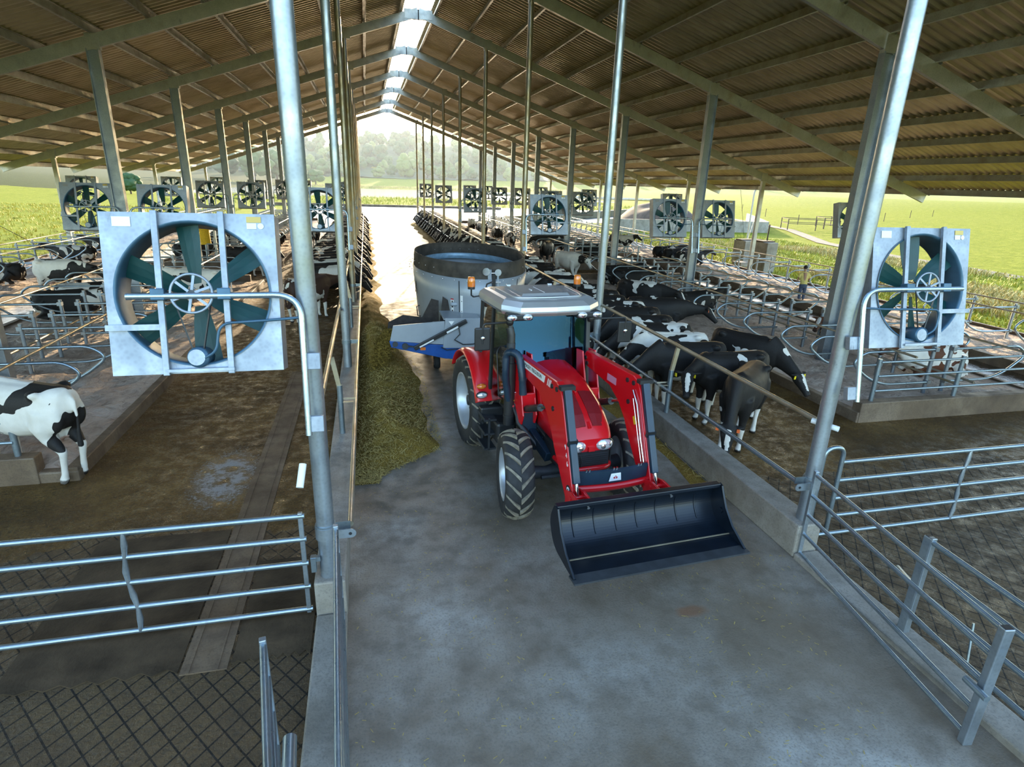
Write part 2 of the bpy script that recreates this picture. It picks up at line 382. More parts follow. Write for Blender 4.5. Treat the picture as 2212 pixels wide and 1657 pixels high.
# floors
m = MB(); m.box((2.42, 33, -.1), (5.8, 76, .2)); struct('floor_middle', m, ALLEY)
m = MB(); m.box((3.5, 88, -.13), (24, 37, .2)); struct('floor_apron', m, CURB)
m = MB(); m.box((3.5, 106.8, .08), (40, .4, .5)); struct('apron_kerb', m, CURB_D)
m = MB(); m.box((-8.55, 31, -.102), (16, 78, .2)); struct('floor_left', m, MANURE)
m = MB(); m.box((13.4, 31, -.102), (16, 78, .2)); struct('floor_right', m, MANURE)
for nm, x0, x1 in (('lane_left', -12.3, -10.32), ('lane_right', 15.32, 17.2)):
    m = MB(); m.grid(14, 260, lambda u, v: (x0+(x1-x0)*u, 9.3+57*v, .012+.012*noise.noise((u*4, v*90, 3)))); struct(nm, m, WET)
# feed curbs with sills toward the camera
for nm, x0, x1 in (('curb_left', -.72, -.40), ('curb_right', 5.18, 5.53)):
    m = MB(); m.box(((x0+x1)/2, (5.42+FY(9))/2+.3, .235), (x1-x0, FY(9)-4.8, .47)); m.box(((x0+x1)/2, 1.2, .03), (x1-x0, 8.4, .10))
    tag(m.build(nm, CURB, bevel=.02), kind='structure')
# scraper strips and rubber matting on the left lane
m = MB(); m.box((-1.72, 9.6, .004), (.42, 9.4, .012)); m.box((-1.86, 9.6, .013), (.03, 9.4, .01)); m.box((-1.6, 9.6, .013), (.02, 9.4, .01)); struct('scraper_track', m, CURB_D)
MATM = plain('worn rubber mat', (.062,.042,.024), .7, 0, .5, 2.2, .8, 26, Specular_IOR_Level=.2)
for nm, x0, x1, y1 in (('mat_wide', -3.5, -1.95, 7.4), ('mat_narrow', -1.48, -.75, 6.6)):
    n = 14; top = [(x0+(x1-x0)*i/n, 4.95+.03*(i % 2)+.02*sin(i*3)) for i in range(n+1)]
    m = MB(); m.prism(top+[(x1, y1), (x0, y1)], 0, .012, 'XY'); tag(m.build('rubber_matting', MATM), kind='structure')
# stall platforms
def sand_bed(nm, x0, x1, y0, y1, z, amp):
    nx, ny = max(4, int((x1-x0)/.14)), int((y1-y0)/.16)
    def fn(u, v):
        x, y = x0+(x1-x0)*u, y0+(y1-y0)*v
        e = min(1, min(u, 1-u)*9)
        h = noise.noise((x*1.5, y*2.3, 1.7)) + .5*noise.noise((x*3.8, y*4.6, 4.1)) + .35*noise.noise((x*8, y*8, 9)) + .6*sin(y*2*pi/1.37)*.4
        return (x, y, z+amp*h*e)
    m = MB(); m.grid(nx, ny, fn); tag(m.build(nm, SAND), kind='structure')
BLK1, BLK2 = (9.25, 27.2), (31.3, 66.2)
for s, (a, b, p, q) in (('left', (-10.32, -4.45, -16.3, -12.3)), ('right', (9.70, 15.32, 17.2, 21.3))):
    for k, (y0, y1) in enumerate((BLK1, BLK2)):
        sand_bed('stall_bed_%s' % s, a+.14, b-.14, y0, y1, .17, .085)
        m = MB(); m.box((a+.08, (y0+y1)/2, .10), (.16, y1-y0, .24)); m.box((b-.08, (y0+y1)/2, .10), (.16, y1-y0, .24)); tag(m.build('stall_curb_%s' % s, CURB_D, bevel=.015), kind='structure')
        e0, e1 = (y0, BLK2[1]) if k == 0 else (None, None)
        if k == 0: sand_bed('edge_bed_%s' % s, p+.1, q-.1, e0, e1, .15, .085)
        if k == 0:
            m = MB(); xi, xo = (q, p) if s == 'left' else (p, q)
            m.box((xi, (e0+e1)/2, .14), (.2, e1-e0, .32)); m.box((xo, (e0+e1)/2, .1), (.14, e1-e0, .3)); tag(m.build('edge_curb_%s' % s, CURB_D, bevel=.015), kind='structure')
        for ye in (y0, y1):
            m = MB(); xa, xb = (a, b) if s == 'right' else (a, -4.97)
            m.box(((xa+xb)/2+(.04 if s == 'right' else 0), ye+(.1 if ye == y0 else -.1), .2), (xb-xa, .24, .46)); tag(m.build('end_curb_%s' % s, CURB_D, bevel=.02), kind='structure')
            if s == 'left':
                m = MB(); m.box((-4.71, ye+(.08 if ye == y0 else -.08), .07), (.54, .18, .20)); tag(m.build('bed_front_left', CURB_D, bevel=.03), kind='structure')
            if ye in (BLK1[1], BLK2[0]): continue
            m = MB(); m.box(((p+q)/2, ye+(.1 if ye == y0 else -.1), .17), (q-p, .22, .4)); tag(m.build('edge_end_curb_%s' % s, CURB_D, bevel=.02), kind='structure')
# ------------------------------------------------------------------ roof
for s, nm in ((-1, 'left'), (1, 'right')):
    m = MB(); per = .26; nc = int((Y1R-Y0R)/per)*5
    V = []
    for i in range(nc+1):
        y = Y0R + (Y1R-Y0R)*i/nc; z = (0, .0, .055, .062, .055)[i % 5]
        for d in (.58, 20.05): V.append((XR+s*d, y, sheetz(XR+d)+z))
    m.add(V, [(2*i, 2*i+1, 2*i+3, 2*i+2) for i in range(nc)], False)
    struct('ceiling_%s' % nm, m, ROOF)
    k = 0; d = .72
    while d < 20:
        z = sheetz(XR+d); x = XR+s*d
        m = MB(); m.box((x, (Y0R+Y1R)/2, z-.105), (.035, Y1R-Y0R, .19)); m.box((x+.035, (Y0R+Y1R)/2, z-.012), (.07, Y1R-Y0R, .016)); m.box((x-.035, (Y0R+Y1R)/2, z-.2), (.07, Y1R-Y0R, .016))
        struct('purlin_%s' % nm, m, G_PURLIN); d += 1.48
    m = MB(); m.box((XR+s*20.06, (Y0R+Y1R)/2, sheetz(XR+20)-.09), (.05, Y1R-Y0R, .24)); struct('eave_beam_%s' % nm, m, G_BEAM)
    for i in range(1, 10):
        m = MB(); a = (XR, FY(i), ZR); b = (XR+s*19.9, FY(i), ZR-SLP*19.9)
        m.bar(a, b, .10, .34)
        for d in (2.97, 9.65, 17.6): m.box((XR+s*d, FY(i), rafz(XR+d)), (.34, .16, .40))
        for d in [.72+1.48*j for j in range(14)]:
            m.box((XR+s*(d+.09), FY(i)-.06, rafz(XR+d)+.24), (.012, .10, .2))
        m.box((XR+s*.28, FY(i), ZR-.09), (.6, .14, .36))
        struct('rafter_%s' % nm, m, G_BEAM)
# ------------------------------------------------------------------ posts
def ibeam(h, d=.30, f=.20, t=.02):
    m = MB(); m.box((0,0,h/2), (d, t, h)); m.box((d/2, 0, h/2), (t, f, h)); m.box((-d/2, 0, h/2), (t, f, h)); return m
for side, x in (('left', FL), ('right', FR)):
    for i in range(1, 10):
        h = rafz(x)-.17
        r = empty('steel_post', (x, FY(i), 0)); zb = .44
        tag(r, '%s tall round galvanized post standing on the %s feed curb' % (ORD[i-1], side), 'post', 'round feed line posts')
        m = MB(); m.cyl((0,0,zb), (0,0,h), .09, n=24); m.build('pole', G_POST if i < 3 else G_POST2, r)
        m = MB(); m.cyl((0,0,1.0), (0,0,1.09), .103, n=24); m.bar((0,0,1.045), ((.25 if side == 'left' else -.25), 0, 1.045), .012, .09)
        m.build('rail_clamp', G_PIPE, r)
    x = IL if side == 'left' else IR; hh = rafz(x)-.17
    p0 = None
    for i in range(1, 10):
        lab = '%s tall steel column between the %s stall rows' % (ORD[i-1], side)
        if p0 is None: p0 = o = ibeam(hh).build('steel_column', G_COL, None, (x, FY(i), 0))
        else: o = dup(p0, None, (x, FY(i), 0))
        tag(o, lab, 'column', 'columns between the stall rows')
    x = EL if side == 'left' else ER; hh = rafz(x)-.17; p0 = None
    for i in range(1, 10):
        lab = '%s short steel column under the %s eave' % (ORD[i-1], side)
        if p0 is None:
            m = MB(); m.box((0,0,hh/2), (.20, .16, hh)); m.box((0,0,.2), (.34,.34,.06)); p0 = o = m.build('eave_column', G_BEAM, None, (x, FY(i), 0), bevel=.015)
        else: o = dup(p0, None, (x, FY(i), 0))
        tag(o, lab, 'column', 'columns under the eaves')
# ------------------------------------------------------------------ feed rails and stub posts
def rail(name, pts, r, m_, label, cat='rail', group=None, n=10):
    m = MB(); m.tube(pts, r, n); o = m.build(name, m_); return tag(o, label, cat, group)
YE = FY(9)
rail('feed_rail', [(-.32, 5.62, 1.02), (-.32, YE, 1.02)], .032, G_RAIL, 'lower pipe rail running along the left feed curb beside the feed pile')
rail('feed_rail', [(5.20, 5.62, 1.00), (5.20, YE, 1.00)], .032, G_PIPE, 'lower pipe rail running along the right feed curb behind the bucket')
rail('neck_rail', [(-.68, 7.0, 1.80), (-.68, YE, 1.80)], .035, G_RAIL, 'yellowed upper pipe rail over the cows at the left feed curb')
rail('neck_rail', [(5.42, 5.75, 1.78), (5.42, YE, 1.82)], .035, G_RAIL, 'yellowed upper pipe rail over the cows at the right feed curb')
for side, x, s in (('left', -.56, -1), ('right', 5.36, 1)):
    for i in range(1, 9):
        y = FY(i)+BAY/2
        r = empty('stub_post', (x, y, .46))
        tag(r, '%s short rail post on the %s feed curb, midway between round posts' % (ORD[i-1], side), 'post', 'short feed rail posts')
        m = MB(); m.tube([(0,0,0), (0,0,.85)], .045, 12); m.build('post', G_PIPE, r)
        m = MB(); m.bar((0,0,.80), (s*.09, 0, 1.33), .07, .05, (0,1,0)); m.build('upper_arm', G_RAIL, r)
        m = MB(); m.bar((0,0,.56), (-s*.24, 0, .56), .05, .012); m.bar((0,.05,.60), (-s*.24, .05, .60), .012, .03); m.build('rail_bracket', G_RAIL, r)
# white plastic pipe ends and end lugs beside the first posts
for lab, a, b in (('white plastic pipe stub behind the nearest left post', (-.715, 5.42, 1.86), (-.745, 5.28, 1.68)), ('white plastic pipe stub beside the nearest right post', (5.35, 5.75, 1.78), (5.52, 5.48, 1.76))):
    m = MB(); m.cyl(a, b, .035, n=14); tag(m.build('pipe_stub', N('white pvc').fin((.8,.82,.82), .35)), lab, 'pipe')
for lab, x, y, s in (('flat galvanized lug with a hole, on the nearest left post', FL, FY(1), 1), ('flat galvanized lug with a hole, on the nearest right post', FR, FY(1), -1)):
    r = empty('rail_lug', (x, y, 1.0)); tag(r, lab, 'bracket')
    m = MB(); m.tube([(0,0,-.07), (0,0,.07)], .108, 20); m.build('collar', G_POST, r)
    pts = [(s*.1, -.05), (s*.26, -.05)]+[(s*(.26+.05*cos(t)), .05*sin(t)) for t in [(-pi/2+pi*k/8) for k in range(1, 8)]]+[(s*.26, .05), (s*.1, .05)]
    m = MB(); m.prism(pts, -.1, -.088); m.build('plate', G_POST, r)
    m = MB(); m.cyl((s*.25, -.104, 0), (s*.25, -.084, 0), .017, n=12); m.build('bolt_hole', BLK, r)
# ------------------------------------------------------------------ gates
def gate_along(name, label, x0, x1, y, zs, r, loop=None, endbar=None, strut=None):
    g = empty(name, (x0, y, 0)); tag(g, label, 'gate')
    for z in zs:
        m = MB(); m.tube([((.0 if loop is None else (.28 if z > zs[0]+.02 else 0)), 0, z), (x1-x0, 0, z)], r, 12); m.build('rail', G_PIPE, g)
    if endbar is not None:
        m = MB(); m.box((endbar-x0, 0, (zs[0]+zs[-1])/2), (.045, .045, zs[-1]-zs[0]+.08)); m.build('end_upright', G_POST, g, bevel=.006)
    if loop:
        top = zs[-1]+.22
        m = MB(); m.tube(fillet([(0, 0, zs[0]-.03), (0, 0, top), (.3, 0, top), (.3, 0, zs[0]+.05)], .15, 8), .03, 12); m.build('end_loop', G_PIPE, g)
    m = MB(); P = [(strut-x0+.02*sin(k), -.01, zs[0]+(zs[-1]-zs[0])*k/8) for k in range(9)]
    m.tube(P, [.02+.012*(k % 2) for k in range(9)], 8); m.build('brace', G_POST, g)
    return g
Z5 = [.22, .48, .73, .98, 1.23]
g = gate_along('cattle_gate', 'five rail galvanized gate closing off the left lane', -.76, -6.2, 5.5, [.10, .39, .68, .97, 1.24], .028, None, -.80, -2.42)
m = MB(); m.box((.07, .0, .72), (.10, .05, .05)); m.box((.05, 0, .66), (.05,.09,.16)); m.build('latch', G_PIPE, g)
gate_along('cattle_gate', 'five rail galvanized gate with a hoop end, closing off the right lane', 5.63, 12.5, 5.72, [.02+.05, .35, .62, .89, 1.16], .027, True, None, 8.05)
def gate_y(name, label, a, b, zs, r, end_post=None, flip=1):
    """gate running from a to b (x,y)"""
    d = Vector((b[0]-a[0], b[1]-a[1], 0)); L = d.length; g = empty(name, (a[0], a[1], 0), atan2(d.y, d.x)); tag(g, label, 'gate')
    for z in zs:
        m = MB(); m.tube([(0, 0, z), (L, 0, z)], r, 12); m.build('rail', G_PIPE, g)
    m = MB(); m.box((0, 0, (zs[0]+zs[-1])/2), (.05, .05, zs[-1]-zs[0]+.1)); m.build('hinge_upright', G_POST, g, bevel=.006)
    if end_post:
        m = MB(); m.box((L, 0, .62), (.07, .09, 1.24)); m.build('end_upright', G_POST, g, bevel=.008)
        m = MB(); m.box((L, 0, 1.241), (.055, .075, .005)); m.build('open_end', BLK, g)
        m = MB(); m.cyl((L-.1, -flip*.09, .62), (L+.12, -flip*.09, .62), .03, n=14); m.build('drop_sleeve', G_PIPE, g)
    return g
gate_y('alley_gate', 'long galvanized gate along the right edge of the alley, ending at a square upright', (5.26, 5.40), (4.86, 2.76), [.08, .36, .64, .92, 1.2], .024, True)
gate_y('alley_gate', 'galvanized gate standing just outside the long right alley gate', (5.40, 3.92), (5.0, -1.6), [.30, .62, .94, 1.2], .026, None)
m = MB(); m.box((5.41, 3.95, .62), (.075, .095, 1.24)); o = m.build('square_post', G_POST, bevel=.008); tag(o, 'square galvanized post standing behind the rails of the right alley gate', 'post')
m = MB(); m.box((0, 0, .622), (.055, .075, .004)); c_ = m.build('open_top', BLK, o, (0,0,0)); c_.location = (5.41, 3.95, .62)
m = MB(); m.tube([(5.80, 4.5, .42), (5.52, 4.06, .55)], .028, 10); tag(m.build('loose_pipe', G_PIPE), 'short galvanized pipe poking out behind the square post at right', 'pipe')
m = MB(); m.tube([(5.62, 3.4, .1), (5.68, 3.5, .5)], .012, 8); tag(m.build('drop_pin', G_PIPE), 'thin drop pin standing on the scored floor behind the right alley gate', 'pin')
gate_y('alley_gate', 'galvanized gate seen end on along the left edge of the alley', (-.44, 5.2), (-.30, 2.4), [.15, .42, .69, .96, 1.23], .026, True)
gate_y('alley_gate', 'small galvanized gate seen end on over the scored floor at left', (-.90, 3.79), (-.40, .9), [.2, .55, .9, 1.2], .026, None)
m = MB(); m.cyl((-.66, 3.15, .96), (-.635, 2.86, .96), .045, n=18); tag(m.build('gate_sleeve', G_PIPE), 'short open pipe sleeve beside the small end-on gate at left', 'pipe')
# ------------------------------------------------------------------ freestall dividers
def divider(s):
    r = empty('freestall_divider')
    P = fillet([(0,0,1.22), (s*1.95, 0, 1.22), (s*2.22, 0, .98), (s*1.72, 0, .60), (s*1.25, 0, .44), (0, 0, .44)], .24, 6)
    m = MB(); m.tube(P, .03, 8); m.build('loop_pipe', G_PIPE, r)
    m = MB(); m.tube([(0,.05,.1), (0,.05,1.32)], .045, 8); m.box((0, .02, 1.22), (.10,.12,.09)); m.box((0, .02, .44), (.10,.12,.08)); m.build('upright', G_COL, r)
    return r
dv = {-1: divider(-1), 1: divider(1)}; first = {-1: True, 1: True}
def put_div(s, x, y, label, group):
    if first[s]: o = dv[s]; first[s] = False; o.location = (x, y, 0)
    else: o = dup(dv[s], None, (x, y, 0))
    tag(o, label, 'stall divider', group)
rows = [(-1, 12.45, 'right', 'right double row, feed side'), (1, 12.95, 'right', 'right double row, outer side'), (-1, 20.25, 'right', 'outer row under the right eave'),
        (1, -7.35, 'left', 'left double row, feed side'), (-1, -7.75, 'left', 'left double row, outer side'), (1, -15.15, 'left', 'outer row under the left eave')]
for (y0, y1), blk in ((BLK1, 'near block'), (BLK2, 'far block')):
    for s, x, side, what in rows:
        if 'outer row' in what:
            if blk == 'far block': continue
            y1 = BLK2[1]
        else: y1 = BLK1[1] if blk == 'near block' else BLK2[1]
        ys = []; y = y0+.95
        while y < y1-.4:
            dd = min((y-FY(i) for i in range(1, 10)), key=abs)
            ys.append(y if abs(dd) > .42 else y+(.44-dd if dd >= 0 else -.44-dd)); y += 1.37
        for k, y in enumerate(ys):
            if blk == 'near block' and k < 9: lab = '%s bent pipe divider from the near end, %s' % (ORD[k] if k < 8 else 'ninth', what)
            else: lab = 'bent pipe divider in the %s, %s' % ('far part' if 'outer row' in what else 'back of the near block' if blk == 'near block' else 'far block', what)
            put_div(s, x, y, lab, 'stall dividers, %s %s' % (blk, what))
        for dx, z, nm, lb in ((s*1.25, 1.27, 'neck_rail', 'neck rail across the dividers'), (0, 1.36, 'top_rail', 'rail joining the uprights')):
            if nm == 'top_rail' and abs(x) < 14: z = .62
            rail(nm, [(x+dx, y0+.3, z), (x+dx, y1-.2, z)], .026, G_RAIL, '%s in the %s' % (lb, what) if 'outer row' in what else '%s in the %s, %s' % (lb, blk, what), n=8)
# end fences on the end curbs
for lab, xs, y, z0, xe in (('three rail end fence on the near curb of the right stalls', (10.05, 12.2, 14.4), 9.35, .42, 14.9), ('three rail end fence on the near curb of the left stalls', (-5.22, -7.4, -9.7), 9.35, .42, -10.0),
                           ('end fence on the far curb where the right stalls stop at the cross lane', (10.8, 13.0, 15.0), 31.4, .42, 15.1), ('end fence on the far curb where the left stalls stop at the cross lane', (-5.3, -7.6, -9.9), 31.4, .42, -10.0)):
    r = empty('end_fence', (xs[0], y, 0)); tag(r, lab, 'fence')
    for x in xs:
        m = MB(); m.tube([(x-xs[0], 0, .3), (x-xs[0], 0, 1.34)], .045, 10); m.build('post', G_PIPE, r)
    for z in (.66, .98, 1.28):
        m = MB(); m.tube([(0, -.04, z), (xe-xs[0], -.04, z)], .026, 8); m.build('rail', G_PIPE, r)
# ------------------------------------------------------------------ barn fans
def make_fan(arm):
    """arm=+1: the bent pipe leaves toward +X; fan centre at the origin, flat side facing -Y"""
    r = empty('barn_fan'); H = .69; R = .615
    m = MB(); n = 64
    # flat front panel with the round opening, box sides
    V = []
    for k in range(n):
        a = 2*pi*k/n; c_, s_ = cos(a), sin(a); q = H/max(abs(c_), abs(s_))
        V += [(R*c_, 0, R*s_), (q*c_, 0, q*s_), (q*c_, .28, q*s_)]
    m.add(V, [(3*k, 3*k+1, 3*((k+1) % n)+1, 3*((k+1) % n)) for k in range(n)]+[(3*k+1, 3*k+2, 3*((k+1) % n)+2, 3*((k+1) % n)+1) for k in range(n)])
    h = m.build('housing', G_PANEL, r)
    m = MB(); m.lathe([(R+.012, -.012), (R-.004, -.012), (R-.012, .02), (R-.012, .30), (R+.004, .32), (R+.02, .30)], 64, axis='Y'); m.build('shroud_ring', FANBLUE, r)
    for sx in (-.26, .26):
        m = MB(); m.box((sx, -.035, 0), (.05, .035, 2*H+.02)); m.build('upright', G_PANEL, r, bevel=.004)
        m = MB(); m.box((sx, -.075, -.005), (.11, .10, .10)); m.build('clamp', FANBLUE, r, bevel=.008)
    hub = MB(); hub.cyl((0, -.10, 0), (0, .16, 0), .045, n=18).build('hub', DGREY, r)
    for k in range(6):
        a = rad(95-60*k); prof = [(.10, .05, .20), (.20, .075, .24), (.33, .095, .20), (.48, .108, .14), (.60, .112, .10)]
        m = MB(); secs = []
        for d, wd, tw in prof:
            ca, sa = cos(a), sin(a); q = []
            for t, th in ((-1, .003), (-.3, .009), (.4, .008), (1, .002), (1, -.002), (.4, -.006), (-.3, -.006), (-1, -.003)):
                u = t*wd*cos(tw+.35); v = t*wd*sin(tw+.35)*.8+th
                q.append((ca*d - sa*u, .13+v, sa*d + ca*u))
            secs.append(q)
        m.loft(secs, False); m.build('blade', TEAL, r)
    w_ = MB(); w_.tube([(.165*cos(2*pi*k/36), -.10, .165*sin(2*pi*k/36)) for k in range(36)], .012, 8, closed=True)
    wh = w_.build('pulley_wheel', G_PANEL, r)
    for k in range(6):
        a = rad(20+60*k); m = MB(); m.bar((.03*cos(a), -.10, .03*sin(a)), (.158*cos(a), -.10, .158*sin(a)), .022, .012, (0,1,0)); m.build('spoke', G_PANEL, wh)
    m = MB()
    s = arm
    m.tube(fillet([(-s*.50, -.10, -.02), (s*.88, -.10, -.02), (s*.88, -.06, -1.30)], .22, 8), .028, 14); m.build('support_pipe', FANARM, r)
    for bz in (-.62, -1.2):
        m = MB(); m.box((s*.95, -.03, bz), (.13, .07, .15)); m.build('post_bracket', G_PANEL, r, bevel=.006)
    m = MB(); m.bar((-s*.70, -.03, -.28), (-s*.25, -.03, -.28), .03, .05); m.build('side_strut', G_PANEL, r)
    m = MB(); m.box((.02, .03, -.66), (.54, .2, .025)); m.build('motor_plate', G_PANEL, r)
    m = MB(); m.lathe([(.02, -.06), (.085, -.06), (.092, -.04), (.092, .16), (.06, .2), (.02, .2)], 20, (.0, .0, -.55), 'Y'); mo = m.build('motor', FANBLUE, r)
    m = MB(); m.cyl((-.01, -.064, -.55), (-.01, -.058, -.55), .07, n=20); m.build('end_cap', G_PANEL, mo)
    m = MB(); m.bar((-.16, -.085, 0), (-.03, -.03, -.52), .012, .012); m.bar((.16, -.085, 0), (.04, -.03, -.52), .012, .012); m.build('drive_belt', BLK, r)
    m = MB(); m.tube(fillet([(.05, -.05, -.56), (.16, -.08, -.50), (.20, -.10, -.26), (s*.62+.0, -.09, -.24), (s*.88, -.07, -.22)], .1, 5), .013, 8); m.build('power_cable', FANBLUE, r)
    m = MB(); m.box((.52, -.004, .64), (.12, .004, .05)); m.build('gold_sticker', GOLD, r)
    m = MB(); m.box((.50, -.004, .585), (.08, .004, .05)); m.cyl((.575, -.006, .585), (.575, -.002, .585), .026, n=18); m.build('white_sticker', WHITE, r)
    m = MB(); m.box((-.52, -.004, .61), (.14, .004, .08)); m.build('faint_label', SILVER, r)
    return r
fan0 = {1: make_fan(1), -1: make_fan(-1)}; fused = {1: False, -1: False}
def put_fan(x, i, arm, label, group, zc=3.5, dy=.0, tilt=13):
    if not fused[arm]: o = fan0[arm]; fused[arm] = True
    else: o = dup(fan0[arm])
    o.location = (x, FY(i)+dy, zc); o.rotation_euler = (rad(-tilt), 0, 0)
    tag(o, label, 'fan', group)
FO = {1: 'nearest', 3: 'second', 5: 'third', 7: 'fourth', 9: 'farthest'}
for i in (1, 3, 5, 7, 9):
    put_fan(FL-.92, i, 1, 'big square barn fan on the nearest left feed post, over the brown lane' if i == 1 else '%s square fan along the left feed posts' % FO[i], 'feed line fans')
    put_fan(FR+.93, i, -1, 'big square barn fan on the nearest right feed post, over the stalls' if i == 1 else '%s square fan along the right feed posts' % FO[i], 'feed line fans', 3.48)
FO2 = {3: 'nearest', 5: 'second', 7: 'third', 9: 'farthest'}
for i in (3, 5, 7, 9):
    for x, s in ((IL+.12, 'left'), (IR-.10, 'right')):
        put_fan(x-1.02, i, 1, '%s pair of fans on the %s stall columns, the one left of its column' % (FO2[i], s), 'stall row fans', 3.45)
        put_fan(x+1.02, i, -1, '%s pair of fans on the %s stall columns, the one right of its column' % (FO2[i], s), 'stall row fans', 3.45)
    put_fan(ER-.98, i, 1, '%s fan on the columns under the right eave' % FO2[i], 'eave fans', 3.5)
    if i > 3: put_fan(EL+.98, i, -1, '%s fan on the columns under the left eave' % FO2[i-2], 'eave fans', 3.5)
# ------------------------------------------------------------------ tractor with front loader (local: +X forward, +Y its left, Z up)
TH = .088
T = empty('tractor', (2.515, 9.694, 0), TH-pi/2)
tag(T, 'red tractor with a grey cab roof and a raised front loader', 'tractor')
def tyre_wheel(parent, x, y, R, wd, rimR, side, nl, steer=0):
    wpar = empty('wheel', (x, y, R), steer); wpar.parent = parent
    h = wd/2; m = MB()
    m.lathe([(rimR, -h*.80), (rimR+.05, -h*.97), ((rimR+R)/2, -h*1.03), (R-.085, -h*.97), (R-.055, -h*.80), (R-.04, -h*.4), (R-.036, 0), (R-.04, h*.4), (R-.055, h*.80), (R-.085, h*.97), ((rimR+R)/2, h*1.03), (rimR+.05, h*.97), (rimR, h*.80)], 56, axis='Y')
    ty = m.build('tyre', RUBBER, wpar)
    m = MB()
    for k in range(nl):
        for sd in (-1, 1):
            a0 = 2*pi*(k+(.5 if sd > 0 else 0))/nl
            P = []
            for j in range(7):
                t = j/6; yy = sd*h*(.02+.97*t); aa = a0 + t*.62*(2*pi/nl)*1.45; lw = .022+.012*(1-t)
                rr = R - .048*t**2.2*1.6 - (.0)
                P.append((yy, aa, rr, lw))
            V = []
            for yy, aa, rr, lw in P:
                for da, dr in ((-lw/R, -.05), (-lw/R*.8, .0), (lw/R*.8, .0), (lw/R, -.05)):
                    q = rr+dr; V.append((q*cos(aa+da), yy, q*sin(aa+da)))
            F = []
            for j in range(6): F += [(4*j+i, 4*j+i+1, 4*j+5+i, 4*j+4+i) for i in range(3)]
            F += [(0,1,2,3), (24,25,26,27)]
            m.add(V, F)
    m.build('tread', LUG, ty)
    s = side; m = MB()
    m.lathe([(rimR+.01, s*h*.80), (rimR+.02, s*h*.9), (rimR-.015, s*h*.90), (rimR-.03, s*h*.55), (rimR-.06, s*h*.15), (rimR*.72, -s*h*.05), (rimR*.55, s*h*.02), (rimR*.5, s*h*.25), (.12, s*h*.30), (.0, s*h*.30)], 40, axis='Y')
    m.lathe([(rimR+.01, -s*h*.80), (rimR-.01, -s*h*.85), (rimR-.04, -s*h*.2), (rimR*.72, -s*h*.05)], 40, axis='Y')
    rm = m.build('rim', RIM, wpar)
    m = MB(); m.lathe([(.0, s*h*.55), (.09, s*h*.52), (.10, s*h*.25)], 16, axis='Y')
    for k in range(8): m.cyl((.15*cos(k*pi/4), s*h*.28, .15*sin(k*pi/4)), (.15*cos(k*pi/4), s*h*.36, .15*sin(k*pi/4)), .016, n=8)
    m.build('wheel_hub', DGREY, rm)
    return wpar
for s in (-1, 1):
    tyre_wheel(T, 0, s*.815, .83, .45, .49, s, 20)
    tyre_wheel(T, 2.5, s*.885, .635, .39, .355, s, 18, rad(-10))
# chassis and drive train
m = MB(); m.box((.35, 0, .78), (1.7, .46, .50)); m.box((1.75, 0, .82), (1.3, .40, .50)); m.box((2.62, 0, .80), (.75, .34, .22)); m.box((2.95, 0, .72), (.22, .5, .26)); m.build('chassis', DGREY, T, bevel=.02)
m = MB(); m.cyl((0, -.64, .83), (0, .64, .83), .17, n=20); m.box((0, 0, .85), (.5, .5, .5)); m.build('rear_axle', DGREY, T, bevel=.02)
m = MB(); m.tube([(2.5, -.74, .63), (2.5, -.42, .60), (2.5, -.2, .62), (2.5, .2, .62), (2.5, .42, .60), (2.5, .74, .63)], [.11, .085, .12, .12, .085, .11], 14); m.box((2.5, 0, .60), (.34, .36, .26)); m.cyl((2.68, -.55, .62), (2.68, .55, .62), .03, n=10); m.build('front_axle', DGREY, T)
m = MB(); m.box((1.75, -.27, .98), (1.2, .10, .42)); m.box((1.95, .28, 1.0), (.9, .08, .4)); m.cyl((1.55, -.36, .95), (1.95, -.36, .95), .09, n=14); m.tube([(1.4,-.3,1.15), (1.8,-.36,1.12), (2.2,-.3,1.0)], .03, 8); m.build('engine_block', BLK, T, bevel=.02)
for s in (-1, 1):
    m = MB(); m.box((.95, s*.62, .72), (.75, .34, .36)); m.build('fuel_tank', BLK, T, bevel=.05)
for s in (-1, 1):
    st = empty('steps', (.0, 0, 0)); st.parent = T
    m = MB()
    for z in (.42, .68, .92): m.box((1.0, s*.86, z), (.42, .20, .03)); m.box((1.0, s*.96, z+.02), (.42, .012, .05))
    for x in (.80, 1.2): m.box((x, s*.88, .68), (.02, .03, .56))
    m.build('step', DGREY, st)
# hood
m = MB(); secs = []
for x, w2, zt, zb in ((1.50, .34, 1.965, 1.18), (1.72, .36, 1.945, 1.16), (2.0, .365, 1.89, 1.13), (2.3, .365, 1.80, 1.12), (2.55, .36, 1.70, 1.11), (2.75, .35, 1.595, 1.10), (2.90, .335, 1.475, 1.10), (2.99, .31, 1.375, 1.10), (3.035, .28, 1.30, 1.12)):
    q = []
    for yy, zz in ((-1, 0), (-1.02, .35), (-1.0, .70), (-.90, .87), (-.66, .965), (-.3, .995), (0, 1.0), (.3, .995), (.66, .965), (.90, .87), (1.0, .70), (1.02, .35), (1, 0)):
        q.append((x, yy*w2, zb+(zt-zb)*zz))
    secs.append(q)
m.loft(secs); hd = m.build('hood', PAINT_RED, T)
for s in (-1, 1):
    m = MB(); sec = []
    for x, y0, y1, z in ((2.42, .04, .24, 1.762), (2.62, .04, .255, 1.672), (2.80, .04, .245, 1.566), (2.93, .05, .19, 1.452)):
        sec.append([(x, s*y0, z+.006), (x, s*(y0+y1)/2, z+.002), (x, s*y1, z-.016), (x, s*y1, z-.035), (x, s*y0, z-.03)])
    m.loft(sec, False); m.build('mesh_panel', PAINT_RED2, hd)
